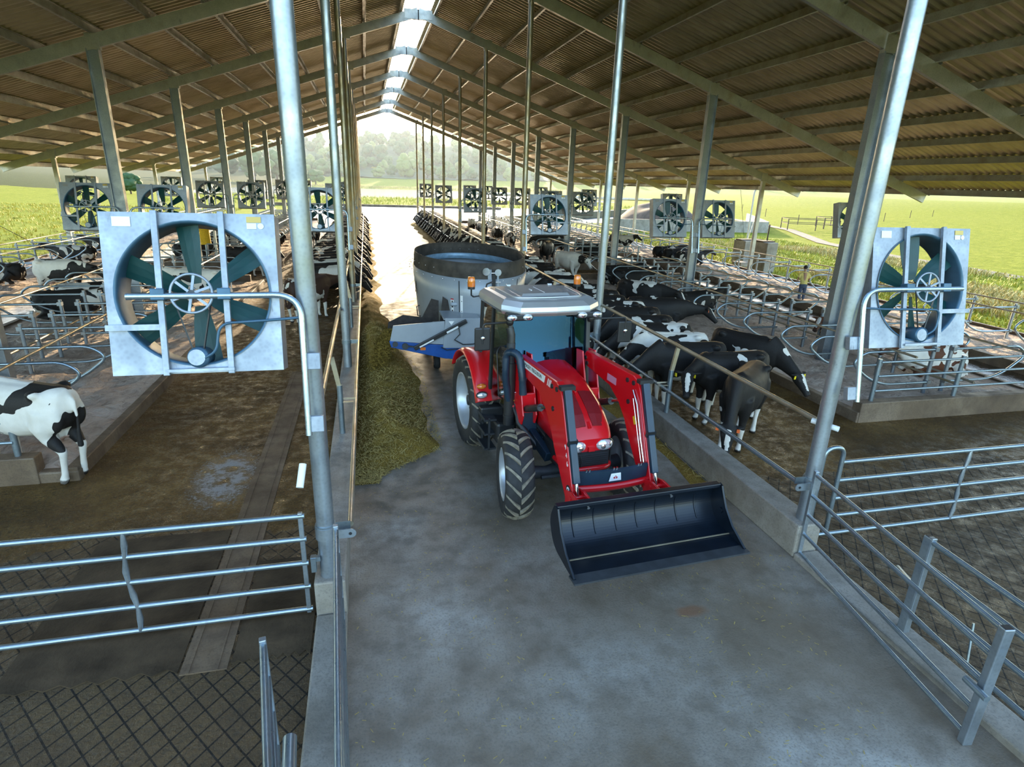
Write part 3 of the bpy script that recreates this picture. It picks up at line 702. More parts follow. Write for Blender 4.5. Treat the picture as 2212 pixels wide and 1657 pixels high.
m = MB(); m.bar((2.40, 0, 1.775), (2.96, 0, 1.43), .045, .02); m.build('centre_rib', PAINT_RED, hd)
m = MB(); m.bar((2.36, 0, 1.79), (2.44, 0, 1.765), .018, .02); m.build('badge_pin', CHROME, hd)
m = MB()
for j in range(9): pass
m.loft([[(3.0, -.30, 1.13), (3.0, .30, 1.13), (3.0, .30, .90), (3.0, -.30, .90)], [(3.055, -.265, 1.12), (3.055, .265, 1.12), (3.055, .265, .91), (3.055, -.265, .91)]], False)
gr = m.build('grille', BLK, T)
m = MB()
for z in (.94, .97, 1.0, 1.03, 1.06, 1.09): m.bar((3.058, -.25, z), (3.058, .25, z), .006, .008)
m.build('grille_bar', DGREY, gr)
m = MB(); m.box((1.95, -.335, 1.13), (1.3, .02, .14)); m.box((1.95, .335, 1.13), (1.3, .02, .14)); m.box((2.6, -.335, 1.0), (.75, .02, .24)); m.box((2.6, .335, 1.0), (.75, .02, .24)); m.build('side_grille', BLK, T)
m = MB(); m.tube(fillet([(2.62, -.34, .88), (2.98, -.33, .88), (3.07, -.22, .88), (3.07, .22, .88), (2.98, .33, .88), (2.62, .34, .88)], .09, 4), .038, 10); m.build('lower_bumper', PAINT_RED, T)
m = MB(); m.tube(fillet([(2.62, -.35, .83), (2.99, -.34, .83), (3.09, -.22, .83), (3.09, .22, .83), (2.99, .34, .83), (2.62, .35, .83)], .09, 4), .022, 8); m.build('bumper_lip', BLK, T)
m = MB(); m.box((3.05, 0, 1.16), (.03, .09, .06)); m.build('nose_emblem', PAINT_RED, hd)
for s in (-1, 1):
    m = MB(); m.sph((3.02, s*.20, 1.20), (.062, .13, .085), 18, 10); hl = m.build('headlight', CLEAR, T)
    m = MB(); m.lathe([(.0, .048), (.032, .046), (.036, .04)], 14, (3.037, s*.165, 1.19), 'X'); m.lathe([(.0, .04), (.026, .039), (.03, .03)], 14, (3.035, s*.25, 1.21), 'X'); m.build('reflector', CHROME, hl)
    m = MB(); m.sph((3.008, s*.205, 1.20), (.058, .145, .098), 18, 10); m.build('headlight_rim', BLK, hl)
m = MB(); m.tube([(3.04, -.16, 1.12), (3.09, -.15, 1.0), (3.05, -.14, .86)], .008, 6); m.build('lamp_cable', BLK, T)
# cab
cab = empty('cab', (0, 0, .07)); cab.parent = T
FB, FTP = (1.56, .60, 1.36), (1.33, .64, 2.60)
for s in (-1, 1):
    m = MB(); m.bar((1.58, s*.60, 1.25), (1.34, s*.64, 2.62), .06, .07); m.build('front_pillar', BLK, cab, bevel=.012)
    m = MB(); m.bar((.14, s*.74, 1.35), (.22, s*.72, 2.62), .07, .08); m.build('rear_pillar', BLK, cab, bevel=.012)
    m = MB(); m.bar((.78, s*.76, 1.0), (.80, s*.72, 2.62), .05, .06); m.build('middle_pillar', BLK, cab, bevel=.01)
    m = MB(); m.add([(1.55, s*.615, 1.15), (.80, s*.755, 1.05), (.80, s*.725, 2.60), (1.34, s*.655, 2.60)], [(0,1,2,3)]); m.add([(.78, s*.765, 1.30), (.16, s*.755, 1.40), (.23, s*.735, 2.60), (.78, s*.73, 2.60)], [(0,1,2,3)]); gl = m.build('side_window', GLASS_S, cab)
    m = MB(); m.tube(fillet([(1.30, s*.70, 1.25), (1.34, s*.78, 1.3), (1.20, s*.78, 2.0), (1.16, s*.71, 2.05)], .05, 4), .012, 8); m.build('grab_handle', BLK, cab)
m = MB(); m.grid(12, 10, lambda u, v: (1.585-.245*v+.05*(1-(2*u-1)**2)-.02*sin(v*pi), (-.585-.04*v)*(1-2*u), 1.30+1.31*v)); m.build('windscreen', GLASS, cab)
m = MB(); m.add([(.13, -.72, 1.4), (.13, .72, 1.4), (.21, .70, 2.6), (.21, -.70, 2.6)], [(0,1,2,3)]); m.build('rear_window', GLASS_S, cab)
m = MB(); m.box((.85, 0, 1.08), (1.35, 1.3, .12)); m.box((.15, 0, 1.2), (.1, 1.4, .4)); m.build('cab_floor', BLK, cab, bevel=.02)
m = MB(); m.box((1.42, 0, 1.42), (.22, .62, .40)); m.box((1.30, 0, 1.66), (.16, .36, .12)); m.build('dashboard', DGREY, cab, bevel=.04)
m = MB(); m.tube([(1.16+.06*sin(a), .19*cos(a), 1.74+.17*sin(a)) for a in [2*pi*k/24 for k in range(24)]], .016, 8, closed=True); m.bar((1.16, 0, 1.74), (1.34, 0, 1.62), .05, .05); m.bar((1.16, -.19, 1.74), (1.16, .19, 1.74), .03, .02); m.build('steering_wheel', BLK, cab)
m = MB(); m.box((.62, 0, 1.42), (.50, .50, .16)); m.box((.38, 0, 1.80), (.14, .48, .70)); m.box((.40, 0, 2.22), (.10, .26, .18)); m.box((.6, .3, 1.62), (.4, .08, .07)); m.box((.6, -.3, 1.62), (.4, .08, .07)); m.build('driver_seat', plain('seat cloth', (.03,.035,.035), .8), cab, bevel=.04)
m = MB(); m.tube([(1.42+.02*sin(k), -.5, 1.62+.5*k/5) for k in range(6)], .01, 6); m.tube([(1.57, -.10, 1.36), (1.62, .22, 1.46), (1.58, .42, 1.62)], .012, 6); m.build('wiper', BLK, cab)
# roof
m = MB()
def ring(x0, x1, wf, wr, z, ch=.14):
    return [(x0+ch*.6, -wr, z), (x1-ch*1.6, -wf-.05, z), (x1-.02, -wf+ch*1.3, z-.015), (x1+.03, 0, z-.012), (x1-.02, wf-ch*1.3, z-.015), (x1-ch*1.6, wf+.05, z), (x0+ch*.6, wr, z), (x0, wr-ch, z), (x0-.02, 0, z), (x0, -wr+ch, z)]
m.loft([ring(.16, 1.56, .70, .78, 2.60), ring(.12, 1.62, .74, .82, 2.66), ring(.14, 1.60, .73, .80, 2.74), ring(.20, 1.50, .66, .74, 2.80), ring(.26, 1.44, .60, .68, 2.815)], False)
rf = m.build('cab_roof', SILVER, cab, bevel=.02)
m = MB(); m.loft([[(.36, -.42, 2.81), (1.18, -.40, 2.81), (1.18, .40, 2.81), (.36, .42, 2.81)], [(.38, -.40, 2.85), (1.14, -.37, 2.85), (1.14, .37, 2.85), (.38, .40, 2.85)]], False); m.box((.40, -.36, 2.855), (.05, .08, .03)); m.box((.40, .36, 2.855), (.05, .08, .03)); m.build('roof_hatch', SILVER, rf, bevel=.012)
m = MB(); m.tube(fillet([(.50, -.60, 2.825), (1.30, -.55, 2.82), (1.36, 0, 2.82), (1.30, .55, 2.82), (.50, .60, 2.825)], .12, 5), .016, 8); m.build('roof_rib', SILVER, rf)
m = MB(); m.box((.84, -.14, 2.852), (.10, .02, .012)); m.box((.84, .0, 2.851), (.5, .012, .006)); m.build('hatch_handle', WHITE, rf)
for s in (-1, 1):
    m = MB(); m.box((1.50, s*.55, 2.585), (.18, .40, .11)); pod = m.build('lamp_pod', BLK, rf, bevel=.03)
    for y in (.68, .44):
        m = MB(); m.sph((1.585, s*y, 2.585), (.035, .078, .045), 16, 8); lm = m.build('work_lamp', CLEAR, pod)
        m = MB(); m.lathe([(.0, .036), (.03, .034), (.034, .028)], 12, (1.59, s*y, 2.585), 'X'); m.build('bulb', CHROME, lm)
    m = MB(); m.cyl((.26, s*.80, 2.66), (.24, s*.98, 2.63), .012, n=8); m.tube([(.24, s*.98, 2.63), (.24, s*1.02, 2.66), (.24, s*1.02, 2.78)], .014, 8); m.cyl((.24, s*1.02, 2.76), (.24, s*1.02, 2.80), .06, n=14)
    bc = m.build('beacon_mount', BLK, T); bc.location = (0, -s*.08, .09)
    m = MB(); m.lathe([(.062, .0), (.064, .06), (.058, .13), (.05, .155), (0, .16)], 18, (.24, s*1.02, 2.80)); m.build('beacon_lens', AMBER, bc)
    # mirrors
    m = MB(); ym = 1.10 if s < 0 else 1.22
    m.tube(fillet([(1.40, s*.64, 2.48), (1.52, s*(ym-.02), 2.50), (1.52, s*ym, 2.46), (1.52, s*ym, 2.20)], .05, 4), .016, 8); m.sph((1.42, s*.66, 2.49), .06, 12, 8); arm = m.build('mirror_arm', BLK, cab)
    m = MB(); m.box((1.50, s*ym, 2.27), (.05, .235, .345)); mr = m.build('mirror', BLK, arm, bevel=.02)
    m = MB(); m.box((1.472, s*ym, 2.27), (.004, .20, .31)); m.build('mirror_glass', CHROME, mr)
    m = MB(); m.sph((1.53, s*ym, 2.29), (.022, .035, .035), 12, 8); m.build('mirror_joint', CHROME, mr)
    # fender
    m = MB(); prof = []
    for a in [rad(150-8.2*k) for k in range(17)]:
        R_ = .93; prof.append([(R_*cos(a), s*y, .83+(R_+dz)*sin(a)) for y, dz in ((.56, -.02), (.66, .02), (.95, .02), (1.03, -.03), (1.02, -.06), (.95, -.015), (.66, -.015), (.56, -.05))])
    m.loft(prof); fd = m.build('fender', PAINT_RED, T)
    m = MB(); m.box((.90, s*.76, .93), (.16, .40, .24)); m.build('mud_flap', BLK, fd, bevel=.03)
    m = MB(); m.sph((.86, s*.92, 1.38), (.05, .085, .045), 14, 8); m.build('turn_lamp', AMBER, fd)
    m = MB(); m.sph((.90, s*.92, 1.24), (.04, .085, .05), 14, 8); m.build('marker_lamp', CLEAR, fd)
    m = MB(); m.sph((.885, s*.92, 1.24), (.04, .10, .062), 14, 8); m.build('lamp_bezel', BLK, fd)
m = MB(); m.add([(0, -.18, .0), (.0, .18, 0), (0, .06, .33), (0, -.06, .33)], [(0,1,2,3)]); 
sm_ = m.build('slow_vehicle_sign', N('reflector back').fin((.45,.58,.60), .5), cab); sm_.location = (.24, .12, 2.1)
# exhaust stack
m = MB(); m.cyl((1.63, -.70, 1.02), (1.63, -.70, 2.0), .085, n=20); m.tube([(1.63, -.70, 2.0), (1.63, -.70, 2.42), (1.60, -.72, 2.52)], .058, 16); m.cyl((1.63, -.70, 1.15), (1.63, -.70, 1.18), .092, n=20); m.build('exhaust_stack', BLK, T)
m = MB(); m.cyl((1.63, -.70, 2.0), (1.63, -.70, 2.30), .064, n=16); m.build('heat_shield', DGREY, T)
# loader
L = empty('front_loader'); L.parent = T
ARM = [(1.62, 2.06), (1.70, 2.13), (3.10, 2.18), (3.23, 2.14), (3.31, 2.02), (3.80, .90), (3.75, .78), (3.58, .80), (3.14, 1.30), (2.98, 1.52), (2.78, 1.70), (2.5, 1.84), (1.72, 1.90), (1.64, 1.95)]
for s in (-1, 1):
    m = MB(); m.prism(ARM, s*.49, s*.59); am = m.build('loader_arm', PAINT_RED, L, bevel=.012)
    for x, z in ((2.98, 2.08), (3.14, 2.09), (3.05, 1.80), (1.70, 2.02), (1.76, 1.95)):
        m = MB(); m.cyl((x, s*.475, z), (x, s*.605, z), .032, n=14); m.build('pivot_pin', BLK, am)
    # tower
    m = MB(); m.prism([(1.52, 2.12), (1.74, 2.14), (1.86, 1.80), (2.05, 1.30), (1.98, 1.14), (1.72, 1.14), (1.60, 1.60)], s*.40, s*.425); m.prism([(1.52, 2.12), (1.74, 2.14), (1.86, 1.80), (2.05, 1.30), (1.98, 1.14), (1.72, 1.14), (1.60, 1.60)], s*.605, s*.63)
    m.box((1.93, s*.515, 1.46), (.06, .20, .30)); tw = m.build('loader_tower', PAINT_RED, L, bevel=.008)
    m = MB(); m.bar((1.84, s*.50, 1.30), (1.88, s*.44, .86), .16, .22); m.bar((1.88, s*.44, .98), (2.45, s*.36, .80), .10, .16); m.box((1.85, s*.38, .86), (.5, .16, .2)); m.build('subframe', SLATE, L, bevel=.012)
    m = MB(); m.cyl((1.92, s*.54, 1.36), (2.50, s*.54, 1.60), .052, n=16); lc = m.build('lift_cylinder', BLK, L)
    m = MB(); m.cyl((2.50, s*.54, 1.60), (2.92, s*.54, 1.775), .026, n=12); m.build('piston_rod', CHROME, lc)
    m = MB(); m.bar((3.32, s*.54, 2.17), (3.58, s*.54, 1.55), .10, .07, (1,0,.4)); m.bar((3.58, s*.54, 1.54), (3.765, s*.54, 1.09), .092, .065, (1,0,.4)); bcx = m.build('tilt_cylinder', SLATE, L, bevel=.012)
    m = MB(); m.cyl((3.765, s*.54, 1.10), (3.83, s*.54, .94), .024, n=12); m.build('piston_rod', CHROME, bcx)
    m = MB(); m.box((3.32, s*.54, 2.17), (.09, .19, .05)); m.build('cylinder_head', BLK, bcx)
    m = MB(); m.box((3.58, s*.54, 1.55), (.04, .12, .085), Matrix.Rotation(rad(23), 3, 'Y')); m.build('cylinder_bracket', BLK, bcx)
    m = MB(); m.tube([(3.16, s*.475, 2.0), (3.30, s*.47, 1.85), (3.48, s*.47, 1.42), (3.66, s*.475, 1.02)], .012, 8); m.tube([(3.20, s*.465, 1.90), (3.34, s*.46, 1.62), (3.56, s*.465, 1.12)], .009, 8); m.build('oil_pipe', CHROME, am)
    m = MB(); m.prism([(3.68, .98), (3.84, 1.02), (4.18, 1.0), (4.20, .80), (3.95, .70), (3.68, .76)], s*.45, s*.48); m.prism([(3.68, .98), (3.84, 1.02), (4.18, 1.0), (4.20, .80), (3.95, .70), (3.68, .76)], s*.61, s*.64); m.cyl((3.83, s*.44, .94), (3.83, s*.65, .94), .03, n=10); m.build('bucket_hook', PAINT_RED, L, bevel=.006)
m = MB(); m.box((3.27, .482, 1.62), (.07, .012, .11), Matrix.Rotation(rad(-28), 3, 'Y')); m.build('yellow_tag', YELLOW, L)
def curve_y(y): return .05*(1-(y/.48)**2)-.03
m = MB(); m.loft([[(3.66+curve_y(y), y, 1.03), (3.69+curve_y(y), y, 1.20), (3.72+curve_y(y), y, 1.19), (3.70+curve_y(y), y, 1.01)] for y in [-.48+.96*k/12 for k in range(13)]], False); cb = m.build('crossbeam_cover', SLATE, L)
m = MB(); m.tube([(3.68+curve_y(y), y, .95) for y in [-.5+k/12 for k in range(13)]], .05, 12); m.build('crossbeam', PAINT_RED, L)
m = MB()
for y in (-.38, -.34, -.02, .02, .34, .38): m.cyl((3.70+curve_y(y), y, 1.19), (3.705+curve_y(y), y, 1.225), .012, n=8)
m.build('bolt', CHROME, cb)
m = MB(); m.prism([(-.085, -.05), (.085, -.05), (.065, .06), (-.065, .06)], 0, .004, 'XY'); lb = m.build('badge_plate', WHITE, cb)
nrm = Vector((.16, 0, -.08)).normalized()
lb.matrix_local = frame3((3.738, .0, 1.095), (0, 1, 0), (.10, 0, 1)); 
RB = plain('emblem red', (.45,.02,.03), .4)
m = MB()
for k in (-1, 1): m.prism([(k*.001, -.012), (k*.022, -.018), (k*.03, .004), (k*.012, .012)], .004, .006, 'XY')
m.prism([(-.013, .012), (.013, .012), (.0, .03)], .004, .006, 'XY'); m.build('emblem', RB, lb)
# lettering on the arms
DK = plain('decal black', (.02,.02,.02), .4)
for s in (-1, 1):
    yy = s*.5915; ax = (1, 0, .03) if s < 0 else (-1, 0, -.03)
    pl = MB(); pl.prism([(-.42, -.05), (.40, -.05), (.44, .05), (-.42, .05)], 0, .002, 'XY'); p_ = pl.build('name_plate', WHITE, L); p_.matrix_local = frame3((2.30, yy, 2.07), ax, (0, 0, 1))
    text('MASSEY FERGUSON', 'lettering', .075, DK, p_, Matrix.Translation((-.02, 0, .003)))
    for dx in (.50, .55, .59):
        q = MB(); q.prism([(dx, -.05), (dx+.022, -.05), (dx+.06, .05), (dx+.038, .05)], 0, .002, 'XY'); q.build('stripe', WHITE, p_)
for s in (-1, 1):
    for k, ch in enumerate('946'):
        t = .50+k*.085; x, z = 3.31+(3.80-3.31)*t-.06, 2.02+(.90-2.02)*t
        d_ = Vector((.56, 0, -1.14)).normalized()
        text(ch, 'number', .09, WHITE, L, frame3((x, s*.5915, z), (.9, 0, .44) if s < 0 else (-.9, 0, -.44), (-.44, 0, .9)))
    m = MB(); m.cyl((3.66, s*.59, .96), (3.66, s*.597, .96), .062, n=24); dc = m.build('round_decal', BLK, L)
    m = MB(); m.lathe([(.018, s*.598), (.04, s*.599), (.04, s*.596)], 20, (3.66, 0, .96), 'Y'); m.build('decal_ring', WHITE, dc)
m = MB(); m.box((2.55, .487, 1.95), (.26, .003, .10)); m.build('warning_decal', N('pink decal').fin((.62,.30,.42), .4), L)
# hose bundle and couplers on the near side of the cab
m = MB(); P = fillet([(1.66, -.72, 1.42), (1.70, -.80, 1.80), (1.72, -.80, 2.20), (1.86, -.66, 2.20), (1.98, -.64, 1.95), (2.0, -.62, 1.62)], .14, 9)
m.tube(P, [.052+.006*(k % 2) for k in range(len(P))], 12)
m.build('hose_bundle', SLATE, L)
m = MB(); m.tube([(1.70, -.60, 1.30), (1.86, -.62, 1.12), (2.02, -.52, .98), (2.15, -.42, .85)], .045, 10); m.tube([(1.62, -.55, 1.45), (1.72, -.66, 1.30), (1.95, -.60, 1.05)], .02, 8); m.build('lower_hose', BLK, L)
m = MB(); m.box((1.62, -.60, 1.44), (.14, .12, .22)); m.cyl((1.60, -.68, 1.36), (1.66, -.70, 1.36), .07, n=14); cp = m.build('coupler', CHROME, L, bevel=.01)
m = MB(); m.sph((1.66, -.70, 1.50), .028, 10, 6); m.sph((1.68, -.66, 1.42), .024, 10, 6); m.build('yellow_cap', YELLOW, cp)
m = MB(); m.sph((1.70, -.66, 1.33), .022, 10, 6); m.sph((1.60, -.7, 1.58), .02, 10, 6); m.build('red_cap', RB, cp)
# bucket
B = empty('bucket', (4.62, 0, .9), rad(-1.0)); B.parent = L
BW = 1.045
prof = [(.32, -.245)]+[(p.x, p.z) for p in fillet([(.06, 0, -.228), (-.26, 0, -.20), (-.42, 0, .06), (-.305, 0, .285)], .24, 9)]
def off(p, d):
    out = []
    for i, (x, z) in enumerate(p):
        a = p[max(0, i-1)]; b = p[min(len(p)-1, i+1)]; t = Vector((b[0]-a[0], b[1]-a[1])).normalized(); out.append((x - t.y*d, z + t.x*d))
    return out
back = off(prof, .018)
m = MB(); m.prism(prof + back[::-1], -BW, BW); sh = m.build('shell', BUCKET, B)
m = MB(); m.box((-.285, 0, .275), (.09, 2*BW, .05)); m.build('top_lip', BUCKET, B, bevel=.01)
m = MB(); m.box((.30, 0, -.250), (.15, 2*BW+.05, .022)); m.build('cutting_edge', DGREY, B)
side = prof + [(-.27, .30), (-.22, .285), (-.19, .22), (-.10, .06), (.06, -.10)]
for s in (-1, 1):
    m = MB(); m.prism(side, s*BW, s*(BW+.014)); m.build('side_plate', BUCKET, B)
    m = MB(); P = [(-.22, .285), (-.19, .22), (-.10, .06), (.06, -.10), (.31, -.235)]
    m.tube([(x, s*BW, z) for x, z in P], .016, 8); m.build('side_edge', BUCKET, B)
    m = MB(); m.cyl((-.18, s*(BW-.002), -.02), (-.18, s*(BW-.012), -.02), .035, n=16); m.build('side_boss', BUCKET, B)
for k in range(7):
    m = MB(); y = -.80+1.6*k/6; m.tube([(p[0]+.004, y, p[1]+.004) for p in prof[8:20]], .008, 8); m.build('stiffening_rib', BUCKET, sh)
m = MB(); m.bar((.02, -BW, -.214), (.02, BW, -.214), .012, .012); m.build('weld_seam', plain('weld', (.16,.14,.10), .6), sh)
m = MB()
for y in (-.62, .45): m.cyl((-.37, y, .17), (-.34, y, .16), .018, n=10)
m.build('plug', CHROME, sh)
# ------------------------------------------------------------------ feed mixer wagon (behind the tractor)
X_ = empty('feed_mixer', (2.63, 15.95, 0)); tag(X_, 'grey oval feed mixer wagon with a dark rubber top ring, behind the tractor', 'feed mixer')
SX, SY = .94, 1.63
m = MB(); m.lathe([(1.32, .62), (1.40, .62), (1.47, 1.2), (1.545, 1.9), (1.585, 2.36), (1.555, 2.36), (1.515, 1.9), (1.44, 1.2), (1.36, .66)], 72, sx=SX, sy=SY); tub = m.build('tub', GREYP, X_)
m = MB(); m.lathe([(1.545, 2.22), (1.56, 2.24), (1.545, 2.57), (1.53, 2.72), (1.51, 2.72), (1.52, 2.55), (1.53, 2.24)], 72, sx=SX, sy=SY); rr = m.build('rubber_ring', plain('worn rubber ring', (.055,.046,.038), .8, 0, .5, 3.5, .3, 30), X_)
m = MB(); m.lathe([(1.51, 2.30), (1.40, 2.42), (1.36, 2.42), (1.44, 2.24)], 72, sx=SX, sy=SY); m.build('inner_ring', plain('pale blue ring', (.28,.42,.56), .4, .2), X_)
m = MB()
for k in range(34):
    a = 2*pi*k/34; m.sph((1.575*cos(a), 1.575*SY*sin(a), 2.31), .016, 8, 5); m.sph((1.50*cos(a), 1.50*SY*sin(a), 2.52), .012, 8, 5)
m.build('ring_bolt', CHROME, rr)
m = MB(); m.lathe([(0, 1.05), (1.43, 1.05)], 48, sx=SX, sy=SY); m.build('feed_inside', FEED, X_)
m = MB(); m.cyl((0,0,.7), (0,0,2.15), .22, .10, 18)
for k in range(40):
    a = k*.5; R_ = .95-.016*k; z = .75+.035*k
    m.bar((.15*cos(a), .15*sin(a)*SY, z), (R_*cos(a), R_*sin(a)*SY, z), .25, .02)
m.build('auger', RIM, X_)
def tubp(a, z, o=.0):
    r_ = 1.40+.0+(z-.62)*.106+o; return (r_*cos(a)*SX, r_*SY*sin(a), z)
def on_tub(mb, a0, a1, z0, z1, o=.006):
    n = 6; V = []
    for i in range(n+1):
        a = a0+(a1-a0)*i/n; V += [tubp(a, z0, o), tubp(a, z1, o)]
    mb.add(V, [(2*i, 2*i+1, 2*i+3, 2*i+2) for i in range(n)])
A0 = -pi/2
m = MB(); on_tub(m, A0-.40, A0-.36, .95, 1.95, .012); m.build('level_gauge', WHITE, tub)
m = MB()
for z in (1.05, 1.3, 1.55, 1.8): on_tub(m, A0-.385, A0-.372, z, z+.02, .016)
m.build('gauge_mark', BLK, tub)
m = MB(); on_tub(m, A0-.425, A0-.41, .75, 2.3, .010); on_tub(m, A0+.62, A0+.635, .75, 2.3, .010); m.build('tub_seam', DGREY, tub)
m = MB(); on_tub(m, A0-.56, A0-.51, 1.62, 1.84, .010); on_tub(m, A0-.555, A0-.515, 1.50, 1.61, .010); wl = m.build('warning_sticker', WHITE, tub)
m = MB(); on_tub(m, A0-.56, A0-.51, 1.82, 1.85, .012); on_tub(m, A0-.56, A0-.51, 1.70, 1.72, .012); m.build('red_bar', RB, wl)
m = MB(); on_tub(m, A0-.545, A0-.525, 1.74, 1.80, .014); on_tub(m, A0-.55, A0-.52, 1.63, 1.68, .014); on_tub(m, A0-.545, A0-.525, 1.53, 1.57, .014); m.build('black_mark', BLK, wl)
m = MB(); m.sph(tubp(A0-.50, 1.72, .02), (.11, .05, .05), 12, 8); m.sph(tubp(A0-.52, 1.05, .02), (.10, .05, .05), 12, 8); m.build('tub_bump', GREYP, tub)
for ch, a, z, sz in (('A', A0-1.42, 1.82, .46), ('R', A0-1.02, .86, .24), ('C', A0-1.12, .86, .24)):
    p = Vector(tubp(a, z, .03)); tn = Vector((-sin(a), SY*cos(a), 0))
    text(ch, 'letter', sz, BLK, tub, frame3(p, tn, (0, 0, 1)), .003)
m = MB(); P = [tubp(A0-1.38, 1.35, .02), tubp(A0-1.38, 1.33, .10), tubp(A0-1.38, 1.08, .10), tubp(A0-1.38, 1.06, .02)]; m.tube(P, .016, 8); m.build('tub_handle', BLK, tub)
m = MB(); m.box((0, 0, .50), (1.7, 4.0, .22)); m.bar((-.55, -2.0, .50), (-.1, -5.2, .46), .14, .16); m.bar((.55, -2.0, .50), (.0, -5.2, .46), .14, .16); m.build('chassis', BLUEF, X_, bevel=.015)
for s in (-1, 1):
    w_ = empty('road_wheel', (s*1.12, .35, .36)); w_.parent = X_
    m = MB(); m.lathe([(.19, -.12), (.30, -.14), (.355, -.09), (.36, 0), (.355, .09), (.30, .14), (.19, .12)], 32, axis='X'); m.build('tyre', RUBBER, w_)
    m = MB(); m.lathe([(.19, .12), (.19, -.12), (.0, -.05)], 24, axis='X'); m.build('rim', WHITE, w_)
w_ = empty('jockey_wheel', (-1.08, -1.78, .17)); w_.parent = X_
m = MB(); m.lathe([(.08, -.07), (.15, -.075), (.17, -.03), (.17, .03), (.15, .075), (.08, .07)], 26, axis='X'); m.build('tyre', RUBBER, w_)
m = MB(); m.lathe([(.08, .07), (.08, -.07), (.0, -.02)], 20, axis='X'); m.bar((0, 0, 0), (.0, .1, .4), .05, .05); m.build('rim', WHITE, w_)
# discharge conveyor reaching to the feed side
cv = empty('conveyor', (0, 0, .33)); cv.parent = X_
yf, yb = -2.92, -2.05
m = MB(); m.prism([(-2.27, .72), (-1.0, .58), (-.2, .58), (-.2, .20), (-1.0, .26), (-2.23, .57)], yf-.02, yf+.03); m.prism([(-2.27, .72), (-1.0, .60), (-.2, .58), (-.2, .30), (-1.0, .36), (-2.23, .60)], yb-.03, yb+.02); fr = m.build('blue_frame', BLUEF, cv, bevel=.01)
m = MB(); m.prism([(-2.25, .72), (-1.02, .60), (-1.02, 1.15), (-2.17, 1.07)], yf-.01, yf+.02); m.build('side_panel', GREYP, cv)
m = MB(); m.prism([(-1.06, .52), (-.2, .50), (-.2, 1.20), (-1.0, 1.22)], yf-.03, yf+.02); m.box((-.62, (yf+yb)/2, 1.19), (.84, .9, .03)); m.build('front_guard', GREYP, cv, bevel=.006)
m = MB(); m.prism([(-2.27, .80), (-1.2, .70), (-1.2, 1.02), (-1.9, 1.12), (-2.25, .95)], yb-.015, yb+.015); m.prism([(-1.5, .95), (-1.05, .95), (-1.05, 1.45), (-1.22, 1.50)], yb+.0, yb+.02); m.prism([(-1.02, .95), (-.75, .95), (-.75, 1.4), (-.95, 1.55)], yb+.0, yb+.02); m.build('rubber_flap', BELT, cv)
m = MB(); m.loft([[(x, yf+.03, z), (x, yb-.03, z), (x, yb-.03, z-.03), (x, yf+.03, z-.03)] for x, z in ((-2.26, .74), (-1.0, .64), (0, .70))], False); m.build('belt', BELT, cv)
m = MB(); m.bar((-1.72, yf-.07, .54), (-.52, yf-.07, 1.16), .055, .10); m.build('lift_cylinder', BLK, cv, bevel=.015)
m = MB(); m.bar((-1.60, yf-.105, .58), (-1.28, yf-.105, .745), .012, .03); m.build('cylinder_lettering', WHITE, cv)
m = MB(); m.bar((-.98, yf-.105, .90), (-.72, yf-.105, 1.035), .012, .04); m.build('cylinder_lettering', WHITE, cv)
m = MB(); m.tube([(-.70, yf-.05, 1.02), (-.68, yf-.08, .85), (-.80, yf-.07, .72), (-.60, yf-.06, .60), (-.35, yf-.05, .60), (-.1, yf-.05, .75)], .013, 8); m.tube([(-1.1, yf-.05, .55), (-.98, yf-.06, .48), (-.7, yf-.05, .5)], .012, 8); m.build('hydraulic_hose', BLK, cv)
m = MB(); m.cyl((-2.14, yf-.05, .65), (-2.14, yf-.02, .65), .06, n=18); m.cyl((-1.92, yf-.09, .60), (-1.92, yf-.02, .60), .07, n=18); m.bar((-1.86, yf-.05, .60), (-1.66, yf-.05, .57), .02, .03); m.build('drive_motor', DGREY, cv)
m = MB(); m.box((-1.52, yf-.026, .52), (.12, .01, .07)); m.build('orange_reflector', AMBER, cv)
m = MB(); m.prism([(-.93, 1.15), (-.80, 1.15), (-.865, 1.06)], yf-.037, yf-.032); m.build('warning_triangle', WHITE, cv)
# bracket and jack on the front of the tub
jk = empty('jack_bracket', (-.12, -1.22, .14)); jk.parent = X_
m = MB(); m.bar((.28, -1.30, 1.2), (.20, -1.30, 2.44), .09, .07); m.bar((.44, -1.30, 1.2), (.40, -1.30, 2.40), .05, .05); m.build('steel_strut', GREYP, jk)
m = MB(); m.bar((.32, -1.32, 1.25), (.30, -1.34, 2.34), .08, .08); m.tube([(.10, -1.28, 1.9), (.14, -1.36, 2.12), (.30, -1.36, 2.18)], .018, 8); m.build('cylinder', BLK, jk)
m = MB(); m.cyl((.12, -1.36, 2.40), (.12, -1.26, 2.40), .09, n=16); m.cyl((.40, -1.36, 2.38), (.40, -1.26, 2.38), .08, n=16); m.cyl((.08, -1.31, 2.36), (.46, -1.31, 2.36), .02, n=8); m.box((.36, -1.36, 2.16), (.22, .03, .03)); m.build('clevis', CHROME, jk)
